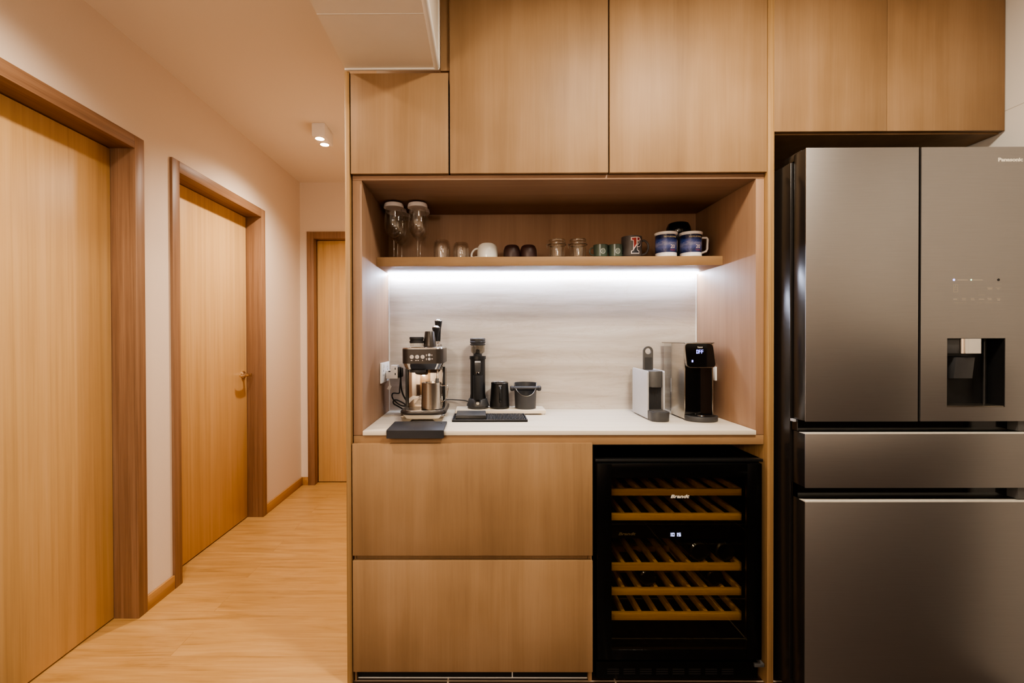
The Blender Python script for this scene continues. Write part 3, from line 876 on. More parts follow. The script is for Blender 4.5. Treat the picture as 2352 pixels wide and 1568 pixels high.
# power lead of the machine
pl = MB().box(NX0 + .0645, NX0 + .074, AY - .019, AY + .019, 1.062, 1.108, .003).box(NX0 + .074, NX0 + .083, AY - .015, AY + .015, 1.064, 1.104, .004)
plug = obj('plug', pl, 'black', em)
obj('cord', MB().tube([(NX0 + .073, AY, 1.063), (NX0 + .073, AY, 1.040), (NX0 + .078, AY, .995), (NX0 + .095, AY + .02, .955), (-.325, AY + .045, .935)], [.0055, .0045, .0032, .003, .003] if False else .0036, 8, 2), 'black', em)
cy_ = .430
loop = [(-.368, cy_, 1.045), (-.372, cy_, 1.00), (-.372, cy_, .985), (-.404, cy_ - .01, .992), (-.404, cy_ - .01, .965), (-.370, cy_ - .012, .935), (-.340, cy_ - .006, .930), (-.350, cy_ - .014, .945), (-.392, cy_ - .016, .965), (-.400, cy_ - .02, .945), (-.372, cy_ - .016, .930), (-.350, cy_ - .012, .915), (-.34, cy_ - .004, .906)]
obj('cord', MB().tube(loop, .0032, 8, 3), 'black', em)

# milk jug of steel on the drip grille
jx, jy, jz = -.2095, .243, .9466
t = thing('steel_jug', 'brushed steel milk jug with wire handle on the espresso machine drip tray', 'milk jug', (jx, jy, jz))
obj('jug_body', MB().lathe([(0, 0), (.0385, 0), (.0415, .003), (.0415, .010), (.0400, .10), (.0408, .106), (.0395, .106), (.0385, .10), (.0395, .01), (0, .004)], jx, jy, jz, 40), 'steel', t)
obj('handle', MB().tube([(jx + .040, jy, jz + .092), (jx + .062, jy, jz + .094), (jx + .067, jy, jz + .088), (jx + .060, jy, jz + .036), (jx + .044, jy, jz + .028), (jx + .0415, jy, jz + .022)], .0021, 8, 1), 'chrome', t)
# things on top of the machine
ZM = 1.1961
t = thing('coffee_jar', 'small clear jar with ribbed black lid on top of the espresso machine', 'jar', (SX(956) + .0, .262, ZM))
x_, y_ = wx(957, .265), .265
t.location = (x_, y_, ZM); WLOC[t.name] = Vector((x_, y_, ZM))
obj('jar_body', MB().lathe([(0, .0005), (.0245, .0005), (.0265, .003), (.0265, .014), (.025, .016)], x_, y_, ZM, 32), 'jarglass', t)
obj('lid', MB().lathe([(0, .0155), (.0275, .0155), (.029, .017), (.029, .0255), (.0265, .0265), (.0265, .0295), (.029, .0305), (.029, .0395), (.0275, .041), (0, .041)], x_, y_, ZM, 32), 'matte_black', t)
x_, y_ = wx(986.8, .272), .2745
o = obj('dosing_cup', MB().lathe([(.0255, .0), (.0262, .003), (.0258, .007), (.0200, .060), (.0185, .063), (0, .063), (0, .06), (.018, .058), (.0235, .005), (.0240, .0)], x_, y_, ZM, 36), 'truffle')
tag(o, 'dark taupe metal cup turned upside down on the espresso machine', 'cup')
for (px, py, yy_, hh, lab) in ((998.5, 747, .335, .0, 'shorter black handled coffee tamper standing on the machine behind the upturned cup'), (1004, 732, .392, .03, 'taller black handled tool standing at the back of the espresso machine')):
    x_ = wx(px + 3, yy_); zt = wz(py, yy_, px)
    t = thing('coffee_tamper', lab, 'tamper', (x_, yy_, ZM), 'black handled coffee tools')
    L = zt - ZM
    obj('tamper_foot', MB().lathe([(0, 0), (.016, 0), (.0165, .002), (.0165, .007), (.012, .010), (.005, .012), (.006, .017), (.0085, .019), (.0085, .022), (0, .022)], x_, yy_, ZM, 28), 'chrome', t)
    obj('handle', MB().lathe([(0, .022), (.0085, .022), (.0092, .030), (.0115, L * .62), (.0160, L - .016), (.0168, L - .010), (.0155, L - .009)], x_, yy_, ZM, 28), 'black', t)
    obj('cap', MB().lathe([(.0162, L - .0095), (.0152, L - .006), (.010, L - .0018), (0, L)], x_, yy_, ZM, 28), 'steel', t)

# tamping mat hanging over the worktop edge
mx0, mx1 = wx(887, -.012, 998), wx(1019, -.012, 998)
prof = [(-.0125, .8795), (-.0125, .9075), (-.0100, .9095), (.148, .9120), (.152, .9095), (.152, ZK), (.0112, ZK), (.0112, .8795)]
mb = MB().prism(prof, mx0, mx1, axis='X', bev=.0022)
o = thing('tamping_mat', 'thick black rubber tamping mat hooked over the worktop front edge', 'mat', ((mx0 + mx1) / 2, .07, ZK))
obj('mat_body', mb, 'rubber', o)
a_ = [math.radians(20 + 9 * i) for i in range(9)]
mb = MB().tube([(mx1 - .055 + .04 * math.cos(a), .095 + .035 * math.sin(a), .9114 + .0002) for a in a_], .0014, 8)
obj('mat_ridge', mb, 'rubber', o)

# ------------------------------------------------------------------ tray with scale
tx0, tx1 = wx(1038, .189, 967), wx(1212, .189, 967)
t = thing('drip_mat', 'long black ribbed bar mat lying in front of the cream riser', 'bar mat', ((tx0 + tx1) / 2, .27, ZK))
mb = MB().box(tx0, tx1, .189, .345, ZK, ZK + .004).box(tx0, tx1, .189, .194, ZK, ZK + .0095, .001).box(tx0, tx1, .340, .345, ZK, ZK + .0095, .001)
mb.box(tx0, tx0 + .005, .194, .340, ZK, ZK + .0095, .001).box(tx1 - .005, tx1, .194, .340, ZK, ZK + .0095, .001)
obj('mat_body', mb, 'rubber', t)
rb = MB()
n_ = 26
for k in range(n_):
    xr = tx0 + .138 + k * (tx1 - tx0 - .146) / n_
    rb.box(xr, xr + .0032, .198, .336, ZK + .004, ZK + .0105, .0008)
obj('mat_ribs', rb, 'charcoal', t)
sx0, sx1 = wx(1046, .20, 955), wx(1116.5, .20, 955)
t = thing('coffee_scale', 'square black coffee scale with dark grey top on the bar mat', 'scale', ((sx0 + sx1) / 2, .27, ZK + .0045))
obj('scale_body', MB().box(sx0, sx1, .199, .322, ZK + .0046, ZK + .0215, .003), 'black', t)
obj('scale_top', MB().box(sx0 + .001, sx1 - .001, .200, .321, ZK + .0216, ZK + .0245, .001), 'charcoal', t)

# ------------------------------------------------------------------ cream riser and what stands on it
rx0, rx1 = wx(1046, .362, 945), wx(1254, .362, 945)
ZR = .9215
t = thing('riser_board', 'cream rectangular riser board on short legs against the splash slab', 'riser', ((rx0 + rx1) / 2, .42, ZK))
obj('board', MB().box(rx0, rx1, .362, .484, ZR - .015, ZR, .0015), 'stone_riser', t)
for xx in (rx0 + .012, rx1 - .012):
    for yy in (.372, .474):
        obj('leg', MB().lathe([(0, 0), (.006, 0), (.007, .002), (.007, ZR - .0152 - ZK), (0, ZR - .0152 - ZK)], xx, yy, ZK, 16), 'white', t)
ZR += .0006
# grinder
gxx, gyy = wx(1097.2, .430), .430
s_g = 1100 / (gyy + 1.692)
t = thing('coffee_grinder', 'slim black single-dose coffee grinder with clear hopper on the cream riser', 'coffee grinder', (gxx, gyy, ZR))
def gz(py): return 1.233 - (py - 775) / s_g
obj('base', MB().lathe([(0, 0), (.045, 0), (.046, .003), (.046, .010), (.0495, .011), (.0495, .014), (.0405, .041), (.0385, .043), (0, .043)], gxx, gyy, ZR, 44), 'charcoal', t)
obj('column', MB().lathe([(.036, .0432), (.033, .062), (.033, gz(824.5) - ZR), (.0365, gz(824) - ZR), (.0365, gz(817) - ZR), (0, gz(817) - ZR)], gxx, gyy, ZR, 44), 'black', t)
zh = gz(816.6) - ZR
hp = obj('hopper', MB().lathe([(.016, zh), (.0185, zh + .008), (.0295, zh + .016), (.0310, zh + .022), (.0310, zh + .046)], gxx, gyy, ZR, 36), 'hopper', t)
obj('burr_funnel', MB().lathe([(.019, zh + .0005), (.020, zh + .006), (.009, zh + .012), (.008, zh + .028), (0, zh + .030)], gxx, gyy, ZR, 24), 'charcoal', hp)
zl = zh + .0462
obj('lid', MB().lathe([(0, zl), (.030, zl), (.034, zl + .003), (.0352, zl + .005), (.031, zl + .008), (.031, zl + .010), (.0355, zl + .014), (.0355, zl + .016), (.032, zl + .019), (.034, zl + .021), (.034, zl + .030), (.032, zl + .032), (0, zl + .032)], gxx, gyy, ZR, 40), 'charcoal', t, label='ribbed bellows lid')
spt = MB()
yf = gyy - .0335
spt.prism([(-.0135, gz(831)), (.0135, gz(831)), (.0135, gz(835)), (.011, gz(852)), (-.011, gz(852)), (-.0135, gz(835))], yf - .016, yf + .006, axis='Y', bev=.002)
spt.xf(Matrix.Translation((gxx, 0, 0)))
so = obj('spout', spt, 'charcoal', t)
obj('badge', MB().box(gxx - .0125, gxx + .0125, yf - .018, yf - .0163, gz(831), gz(827.5), .0008), 'silver', so)
obj('spout_tip', MB().lathe([(0, 0), (.006, 0), (.008, .006), (.008, .012), (0, .012)], gxx, yf - .008, gz(856.5), 20), 'chrome', so)
obj('button', MB().lathe([(0, .004), (.007, .004), (.009, .002), (.009, 0)], gxx, gyy - .0455, ZR + .026, 20, rot=Matrix.Rotation(PI / 2 - .32, 4, 'X')), 'dsteel', t)
obj('cord', MB().tube([(gxx - .036, gyy + .03, ZR + .022), (gxx - .06, gyy + .040, ZR + .028), (gxx - .10, gyy + .046, ZR + .030), (-.155, .479, ZR + .031), (-.30, .480, ZR + .02)], .0024, 8, 2), 'black', t)
cupx, cupy = gxx + .0005, gyy - .0552
dc = thing('grinder_cup', 'tall slim black cup standing under the grinder spout', 'cup', (cupx, cupy, ZR + .043))
zb = ZR + .0438
obj('cup_body', MB().lathe([(0, 0), (.0185, 0), (.0198, .002), (.0202, gz(859) - zb), (.0188, gz(859) - zb), (.018, .006), (0, .004)], cupx, cupy, zb, 36), 'matte_black', dc)
# black milk pitcher
px_, py_ = wx(1147.3, .428), .428
t = thing('black_pitcher', 'black tapered steel milk pitcher between the grinder and the knock box', 'milk jug', (px_, py_, ZR))
obj('pitcher_body', MB().lathe([(0, 0), (.0405, 0), (.0432, .004), (.0432, .012), (.0415, .045), (.0375, .106), (.0385, .112), (.0368, .1125), (.036, .106), (.040, .03), (0, .006)], px_, py_, ZR, 44), 'black', t)
obj('rim', MB().tube([(px_ + .0377 * math.cos(2 * PI * k / 36), py_ + .0377 * math.sin(2 * PI * k / 36), ZR + .1128) for k in range(37)], .0009, 6), 'steel', t)
hb = MB().tube([(px_, py_ - .0392, ZR + .095), (px_, py_ - .060, ZR + .094), (px_, py_ - .063, ZR + .075), (px_, py_ - .060, ZR + .038), (px_, py_ - .0415, ZR + .034)], .0055, 10, 2)
obj('handle', hb, 'black', t)
obj('badge', MB().box(px_ - .005, px_ + .007, py_ - .0395, py_ - .0385, ZR + .100, ZR + .1028), 'silver', t)
# knock box
kx, ky = wx(1206.5, .422), .424
t = thing('knock_box', 'dark grey knock box with scooped front and rubber bar on the riser', 'knock box', (kx, ky, ZR))
bm_ = bmesh.new(); n_ = 72; rows = 12
def top_h(a):
    d = math.cos(a + PI / 2)       # 1 at the front
    return .112 - .055 * max(0, d)
outer, inner = [], []
for i in range(n_):
    a = 2 * PI * i / n_
    h_ = top_h(a)
    outer.append([bm_.verts.new((kx + (.0455 + .0045 * (h_ * k / rows) / .112) * math.cos(a), ky + (.0455 + .0045 * (h_ * k / rows) / .112) * math.sin(a), ZR + h_ * k / rows)) for k in range(rows + 1)])
    inner.append([bm_.verts.new((kx + (.0425 + .0045 * (h_ * k / rows) / .112) * math.cos(a), ky + (.0425 + .0045 * (h_ * k / rows) / .112) * math.sin(a), ZR + .004 + (h_ - .004) * k / rows)) for k in range(rows + 1)])
for i in range(n_):
    j = (i + 1) % n_
    for k in range(rows):
        bm_.faces.new((outer[i][k], outer[j][k], outer[j][k + 1], outer[i][k + 1]))
        bm_.faces.new((inner[j][k], inner[i][k], inner[i][k + 1], inner[j][k + 1]))
    bm_.faces.new((outer[i][rows], outer[j][rows], inner[j][rows], inner[i][rows]))
bm_.faces.new([outer[i][0] for i in range(n_)]); bm_.faces.new([inner[i][0] for i in range(n_)])
bmesh.ops.recalc_face_normals(bm_, faces=bm_.faces)
q = MB(); q.bm.free(); q.bm = bm_
obj('box_body', q, 'charcoal', t)
rim = MB().tube([(kx + .0487 * math.cos(a), ky + .0487 * math.sin(a), ZR + top_h(a) + .0006) for a in [-PI / 2 - 1.5 + 3.0 * i / 40 for i in range(41)]], .0010, 8)
obj('scoop_rim', rim, 'dsteel', t)
R = Matrix.Rotation(PI / 2, 4, 'Y')
obj('knock_bar', MB().lathe([(0, -.068), (.008, -.068), (.0115, -.064), (.0120, -.056), (.009, -.0515), (.0095, -.045), (.0095, .045), (.009, .0515), (.0120, .056), (.0115, .064), (.008, .068), (0, .068)], kx, ky - .012, ZR + .088, 24, rot=R), 'rubber', t)

# ------------------------------------------------------------------ capsule machine
cx0, cx1 = wx(1487, .234, 900), wx(1527, .234, 900)
cm = thing('capsule_machine', 'small silver and black capsule coffee machine with raised ring lever', 'coffee machine', ((cx0 + cx1) / 2, .32, ZK))
ZT = 1.0975
sidepoly = [(.234, ZK + .004), (.234, ZT - .006), (.240, ZT), (.418, ZT + .003), (.424, ZT - .004), (.424, ZK + .004)]
obj('side_panel', MB().prism(sidepoly, cx0 - .001, cx0 + .006, axis='X', bev=.0012), 'silver', cm)
obj('side_panel', MB().prism(sidepoly, cx1 - .006, cx1 + .001, axis='X', bev=.0012), 'silver', cm)
obj('core', MB().box(cx0 + .0065, cx1 - .0065, .262, .424, ZK + .002, ZT - .004), 'charcoal', cm)
arc = [(cx0 + .0065 + (cx1 - cx0 - .013) * i / 12, .2525 - .022 * math.sin(PI * (.12 + .76 * i / 12))) for i in range(13)]
hd = arc + [(cx1 - .0065, .30), (cx0 + .0065, .30)]
obj('brew_head', MB().prism(hd, wz(889.5, .236, 1507), ZT - .001, bev=.002), 'dgrey', cm)
zg0, zg1 = ZK + .034, wz(890, .236, 1507)
bk = obj('grid_panel', MB().box(cx0 + .0065, cx1 - .0065, .2565, .2615, zg0, zg1), 'void', cm)
gr = MB()
for k in range(1, 11):
    xg = cx0 + .0065 + (cx1 - cx0 - .013) * k / 11
    gr.box(xg - .0006, xg + .0006, .2553, .2565, zg0, zg1)
k = 0
zz = zg0 + .003
while zz < zg1 - .002:
    gr.box(cx0 + .0065, cx1 - .0065, .2556, .2565, zz - .0006, zz + .0006); zz += .0056
obj('grid_bars', gr, 'charcoal', bk)
tp_ = rrect(cx0 + .001, cx1 + .006, .176, .262, .030, 8, .002)
obj('cup_tray', MB().prism(scale_poly(tp_, .96), ZK, ZK + .0375, top=tp_, bev=.002), 'charcoal', cm)
obj('tray_grille', MB().prism(scale_poly(tp_, .80), ZK + .0377, ZK + .0395), 'dgrey', cm)
lv = MB()
lx, lyy = wx(1490.5, .31, 840), .318
zt_ = wz(795, .318, 1490)
hw, ri = .0205, .0125
zc_ = zt_ - hw
bm_ = bmesh.new()
out_, in_ = [], []
n_ = 40
for i in range(n_):
    a = 2 * PI * i / n_
    ca, sa = math.cos(a), math.sin(a)
    ox, oz = hw * ca, hw * sa
    if sa < 0:
        # stretch the lower half into a straight bar
        ox = hw * (1 if ca > 0.001 else (-1 if ca < -.001 else 0)) * min(1, abs(ca) * 1.6); oz = -(zc_ - (ZT - .001)) * min(1, -sa * 1.35)
    out_.append((ox, oz)); in_.append((ri * ca, ri * sa))
for yv in (0,):
    fo = [bm_.verts.new((lx + p[0], lyy, zc_ + p[1])) for p in out_]
    fi = [bm_.verts.new((lx + p[0], lyy, zc_ + p[1])) for p in in_]
    bo = [bm_.verts.new((lx + p[0], lyy + .009, zc_ + p[1])) for p in out_]
    bi = [bm_.verts.new((lx + p[0], lyy + .009, zc_ + p[1])) for p in in_]
    for i in range(n_):
        j = (i + 1) % n_
        bm_.faces.new((fo[i], fo[j], fi[j], fi[i])); bm_.faces.new((bo[j], bo[i], bi[i], bi[j]))
        bm_.faces.new((fo[j], fo[i], bo[i], bo[j])); bm_.faces.new((fi[i], fi[j], bi[j], bi[i]))
bmesh.ops.recalc_face_normals(bm_, faces=bm_.faces)
lv.bm.free(); lv.bm = bm_
lo_ = obj('lever', lv, 'dgrey', cm, label='raised grey lever with round hole')
obj('lever_inset', MB().box(lx - hw * .72, lx + hw * .72, lyy - .0008, lyy - .0001, ZT, zc_ - .026), 'charcoal', lo_)
obj('water_tank', MB().prism(rrect(cx0 + .002, cx1 - .002, .4245, .474, .004, 4, .014), ZK + .012, ZT - .008), 'tank', cm)

# ------------------------------------------------------------------ hot water dispenser
wx0, wx1 = wx(1572, .228, 900), wx(1638.5, .228, 900)
wd = thing('water_dispenser', 'tall black and steel hot water dispenser with glossy screen reading OFF', 'water dispenser', ((wx0 + wx1) / 2, .33, ZK))
ZTD = wz(786.5, .228, 1600)
obj('side_panel', MB().box(wx0, wx0 + .004, .228, .362, ZK + .004, ZTD - .003, .001), 'steel', wd)
obj('side_panel', MB().box(wx1 - .004, wx1, .228, .362, ZK + .004, ZTD - .003, .001), 'steel', wd)
obj('core', MB().box(wx0 + .0042, wx1 - .0042, .232, .362, ZK + .003, ZTD - .004), 'gloss_black', wd)
colp = [(wx0 + .002 + (wx1 - wx0 - .004) * i / 16, .2315 - .012 * math.sin(PI * i / 16)) for i in range(17)]
obj('front_cover', MB().prism(colp, ZK + .012, ZTD - .004), 'gloss_black', wd)
obj('top_cover', MB().box(wx0 - .001, wx1 + .0005, .220, .470, ZTD - .0028, ZTD, .001), 'dsteel', wd)
tk_ = obj('water_tank', MB().prism(rrect(wx0 + .001, wx1 - .001, .3625, .468, .003, 3, .022), ZK + .014, ZTD - .003), 'tank', wd, label='clear water tank')
obj('filter', MB().lathe([(0, .09), (.020, .09), (.020, .15), (.015, .153), (.015, .165), (.008, .17), (.008, .18), (0, .18)], wx0 + .04, .415, ZK, 24), 'white', tk_)
obj('tank_rail', MB().box(wx0, wx1, .3625, .470, ZK + .001, ZK + .0135, .001), 'silver', wd)
dtp = [((wx0 + wx1) / 2 + .004 + .064 * math.cos(PI + PI * i / 24), .222 - .058 * math.sin(PI * i / 24)) for i in range(25)]
dtp = dtp + [(wx1 + .0025, .226), (wx0 + .0005, .226)]
dtr = obj('drip_tray', MB().prism(dtp, ZK, ZK + .020, bev=.002), 'charcoal', wd)
obj('tray_grille', MB().prism(scale_poly(dtp, .82), ZK + .0202, ZK + .0212), 'black', dtr)
obj('tray_float', MB().lathe([(0, .0015), (.012, .0015), (.013, 0)], (wx0 + wx1) / 2 - .004, .200, ZK + .0213, 20), 'chrome', dtr)
ysn = .205
a0, a1 = W(1572, 788, ysn), W(1642, 844, ysn)
zt2, zb2 = a0[1], a1[1]
def scr_poly(ins):
    tl, tr, br_, bl = (a0[0] + ins, zt2 - ins), (wx(1637.5, ysn) - ins, zt2 - ins), (wx(1645, ysn) - ins, zb2 + ins), (wx(1578, ysn) + ins, zb2 + ins)
    pts = []
    corners = [tl, bl, br_, tr]
    r_ = .016
    for i in range(4):
        p = Vector(corners[i]); a = Vector(corners[i - 1]); b = Vector(corners[(i + 1) % 4])
        u_ = p + (a - p).normalized() * r_; v_ = p + (b - p).normalized() * r_
        for k in range(7):
            q_ = k / 6
            pts.append(tuple((1 - q_) ** 2 * u_ + 2 * q_ * (1 - q_) * p + q_ * q_ * v_))
    return pts
obj('screen_frame', MB().prism(scr_poly(0), ysn, .2185, axis='Y'), 'steel', wd)
scr = obj('screen', MB().prism(scr_poly(.0018), ysn - .0012, ysn - .0002, axis='Y'), 'gloss_black', wd)
# seven segment OFF
def seg(ch, x, z, w, h, t_):
    q = []
    S = {'a': (x, x + w, z + h - t_, z + h), 'd': (x, x + w, z, z + t_), 'g': (x, x + w, z + h / 2 - t_ / 2, z + h / 2 + t_ / 2),
         'f': (x, x + t_, z + h / 2 + t_ * .3, z + h), 'b': (x + w - t_, x + w, z + h / 2 + t_ * .3, z + h), 'e': (x, x + t_, z, z + h / 2 - t_ * .3), 'c': (x + w - t_, x + w, z, z + h / 2 - t_ * .3)}
    for s in {'0': 'abcdef', 'O': 'abcdef', 'F': 'aefg', '1': 'bc', '5': 'afgcd'}[ch]: q.append(S[s])
    return q
mb = MB()
zo = wz(811.5, ysn, 1607); ho = .0145
xo_ = wx(1599.2, ysn)
for k, ch in enumerate('OFF'):
    for (xa_, xb_, za_, zb_) in seg(ch, xo_ + k * .0098, zo, .0072, ho, .0016):
        mb.box(xa_, xb_, ysn - .0018, ysn - .0013, za_, zb_)
obj('display_digits', mb, 'digit2', scr)
obj('lettering', move(text('Toyomi', .0068, .15, .0002, .0002, w=.0205), wx(1607.5, ysn), ysn - .0014, wz(797.5, ysn, 1607)), 'logo', scr)
obj('touch_mark', MB().box(wx(1588.7, ysn), wx(1591.5, ysn), ysn - .0018, ysn - .0013, wz(831.5, ysn, 1590), wz(826.5, ysn, 1590)), 'digit2', scr)

# ------------------------------------------------------------------ wine cooler
WX0, WX1 = wx(1367.5, .01, 1300), wx(1751.5, .01, 1300)
DX0, DX1 = wx(1372.5, -.012, 1300), wx(1750.5, -.012, 1300)
YD = -.010
ZWC = wz(1051, .03, 1560)
wc = thing('wine_cooler', 'black under-counter wine cooler with smoked glass door and wooden racks', 'wine cooler', ((WX0 + WX1) / 2, .2, 0))
GXa, GXb = wx(1405, YD, 1300), wx(1717, YD, 1300)
GZa, GZb = wz(1492, YD, 1560), wz(1097, YD, 1560)
ZD0, ZD1 = wz(1515, YD, 1560), wz(1065, YD, 1560)
t_ = .035
mb = MB().box(WX0, WX0 + t_, .034, .46, .052, ZWC).box(WX1 - t_, WX1, .034, .46, .052, ZWC)
mb.box(WX0, WX1, .034, .46, ZWC - .03, ZWC).box(WX0, WX1, .034, .46, .052, .115).box(WX0, WX1, .45, .46, .052, ZWC)
obj('body', mb, 'cooler_black', wc)
obj('liner', MB().box(WX0 + t_, WX1 - t_, .44, .4495, .115, ZWC - .03), 'matte_black', wc)
dr = MB()
dr.box(DX0, GXa, YD, .030, ZD0, ZD1, .001).box(GXb, DX1, YD, .030, ZD0, ZD1, .001)
dr.box(GXa, GXb, YD, .030, ZD0, GZa, .001).box(GXa, GXb, YD, .030, GZb, ZD1, .001)
door = obj('door', dr, 'cooler_black', wc, label='black framed glass door')
obj('glass', MB().box(GXa - .001, GXb + .001, YD + .0012, YD + .0022, GZa - .001, GZb + .001), 'cooler_glass', door)
obj('trim_line', MB().box(GXa, GXb, YD + .004, YD + .012, GZa, GZa + .0028).box(GXb - .0016, GXb, YD + .004, YD + .012, GZa, GZb), 'dsteel', door)
obj('lettering', move(text('Brandt', .016, .28, .0005, .0003, w=.066), wx(1562, YD), YD - .0004, wz(1139.5, YD, 1562)), 'logo', door)
obj('plinth_grille', MB().box(WX0 + .002, WX1 - .020, .004, .034, .020, .0805, .001), 'cooler_black', wc)
obj('top_trim', MB().box(WX0, WX1, .008, .033, ZD1 + .002, ZWC, .001), 'black', wc)
vt = MB()
for k in range(8):
    xv = WX0 + .040 + k * .058
    for z_ in (.036, .044, .052): vt.box(xv, xv + .042, .0035, .0042, z_, z_ + .004)
obj('vent_slots', vt, 'void', wc)
obj('hinge', MB().box(WX1 - .035, WX1 - .001, -.004, .034, .066, .0785, .001), 'dgrey', wc)
for xv in (WX0 + .03, WX1 - .05):
    obj('foot', MB().lathe([(0, 0), (.017, 0), (.017, .006), (.009, .008), (.009, .0198), (0, .0198)], xv, .06, 0.0005, 20), 'black', wc)
    obj('foot', MB().lathe([(0, 0), (.017, 0), (.017, .006), (.009, .008), (.009, .0518), (0, .0518)], xv, .42, 0.0005, 20), 'black', wc)
YRK = .046
racks = []
for ya, yb_ in ((1123, 1138), (1180, 1195), (1295, 1310.5), (1352, 1367), (1408, 1424.5)):
    za, zb_ = wz(yb_, YRK, 1560), wz(ya, YRK, 1560)
    rk = MB().box(WX0 + t_ + .004, WX1 - t_ - .004, YRK, YRK + .016, za, zb_, .0015)
    ro = obj('wine_rack', rk, 'rack', wc)
    slt = MB()
    for k in range(9):
        xs = WX0 + t_ + .012 + k * (WX1 - WX0 - 2 * t_ - .037) / 8
        slt.box(xs, xs + .0135, YRK + .0162, .40, za + .002, zb_ - .0015, .001)
    slt.box(WX0 + t_ + .004, WX1 - t_ - .004, .401, .418, za, zb_)
    obj('rack_slats', slt, 'rack', ro)
    racks.append(zb_)
ypn = .040
cp = obj('control_panel', MB().box(WX0 + t_ + .002, WX1 - t_ - .002, ypn, .30, wz(1236, ypn, 1560), wz(1201, ypn, 1560), .001), 'gloss_black', wc)
obj('lettering', move(text('Brandt', .014, .28, .0004, .0003, w=.062), wx(1440, ypn), ypn - .0006, wz(1225.5, ypn, 1440)), 'dimlogo', cp)
mb = MB()
zo, ho = wz(1231, ypn, 1552), .0125
for ch, px in (('1', 1536.5), ('0', 1543.6), ('1', 1551.2), ('5', 1558.2)):
    for (xa_, xb_, za_, zb_) in seg(ch, wx(px, ypn), zo, .0085, ho, .0022):
        mb.box(xa_, xb_, ypn - .0012, ypn - .0004, za_, zb_)
obj('display_digits', mb, 'digit', cp)
# bottles lying on the racks
bfirst = None
spots = [(1605, 2, 'dark wine bottle lying on the third rack, second from the right side'), (1664, 2, 'dark wine bottle lying on the third rack nearest the right side'),
         (1487, 3, 'dark wine bottle lying on the fourth rack, left of centre'), (1640, 3, 'dark wine bottle lying on the fourth rack towards the right side')]
Rb = Matrix.Rotation(-PI / 2, 4, 'X')
for px, rk_, lab in spots:
    r_ = .0375
    loc = (wx(px, .07, 1280), .060, racks[rk_] + .0008 + r_)
    if bfirst is None:
        bfirst = thing('wine_bottle', lab, 'wine bottle', loc, 'bottles in the wine cooler')
        obj('bottle_body', MB().lathe([(0, .006), (.022, .004), (.030, 0), (.036, .004), (r_, .010), (r_, .185), (.034, .205), (.018, .235), (.0145, .25), (.0145, .262)], *loc, 36, rot=Rb), 'bottle', bfirst)
        obj('capsule', MB().lathe([(.0149, .255), (.0149, .290), (.0165, .291), (.0165, .297), (0, .298)], *loc, 28, rot=Rb), 'foil', bfirst)
    else:
        bz = .84 if rk_ == 3 else 1
        q = dup(bfirst, (loc[0], loc[1], racks[rk_] + .0008 + r_ * bz), lab)
        q.scale = (bz, bz, bz)

# ------------------------------------------------------------------ refrigerator
YFG = -.138
def fx(px, py=800): return wx(px, YFG, py)
def fz(py, px=2100): return wz(py, YFG, px)
FX0, FXa, FXb = fx(1851, 800), fx(2109.5, 600), fx(2116, 600)
FX1 = FXb + (FXa - FX0)
FZT, FZ1 = fz(338), fz(967.3)
fr = thing('refrigerator', 'large bronze grey french door refrigerator with water dispenser beside the cabinet', 'refrigerator', ((FX0 + FX1) / 2, .1, 0))
YDB = YFG + .062
obj('body', MB().box(FX0 - .004, FX1 + .004, YDB + .012, .47, .03, FZT - .020, .004), 'fridge_side', fr)
for xx in (FX0 + .05, FX1 - .05):
    for yy in (-.05, .40):
        obj('foot', MB().lathe([(0, 0), (.02, 0), (.02, .01), (.012, .0298), (0, .0298)], xx, yy, 0.0004, 16), 'black', fr)
def slab(name, x0, x1, z0, z1, hole=None):
    d = MB()
    if hole is None:
        d.box(x0, x1, YFG + .004, YDB, z0, z1, .002)
        f_ = MB().box(x0 - .0004, x1 + .0004, YFG, YFG + .0042, z0 - .0004, z1 + .0004, .0009)
    else:
        hx0_, hx1_, hz0, hz1 = hole
        d.box(x0, hx0_, YFG + .004, YDB, z0, z1).box(hx1_, x1, YFG + .004, YDB, z0, z1).box(hx0_, hx1_, YFG + .004, YDB, z0, hz0).box(hx0_, hx1_, YFG + .004, YDB, hz1, z1)
        d.box(hx0_ - .001, hx1_ + .001, YDB - .004, YDB + .010, hz0 - .001, hz1 + .001)
        f_ = MB().box(x0 - .0004, hx0_, YFG, YFG + .0042, z0, z1).box(hx1_, x1 + .0004, YFG, YFG + .0042, z0, z1).box(hx0_, hx1_, YFG, YFG + .0042, z0, hz0).box(hx0_, hx1_, YFG, YFG + .0042, hz1, z1)
    o_ = obj(name, d, 'fridge_side', fr)
    obj('front_skin', f_, 'fridge', o_)
    return o_
slab('door', FX0, FXa, FZ1, FZT)
HX0, HX1, HZ0, HZ1 = fx(2175.5), fx(2309), fz(934.5, 2240), fz(776.5, 2240)
rd = slab('door', FXb, FX1, FZ1, FZT, (HX0, HX1, HZ0, HZ1))
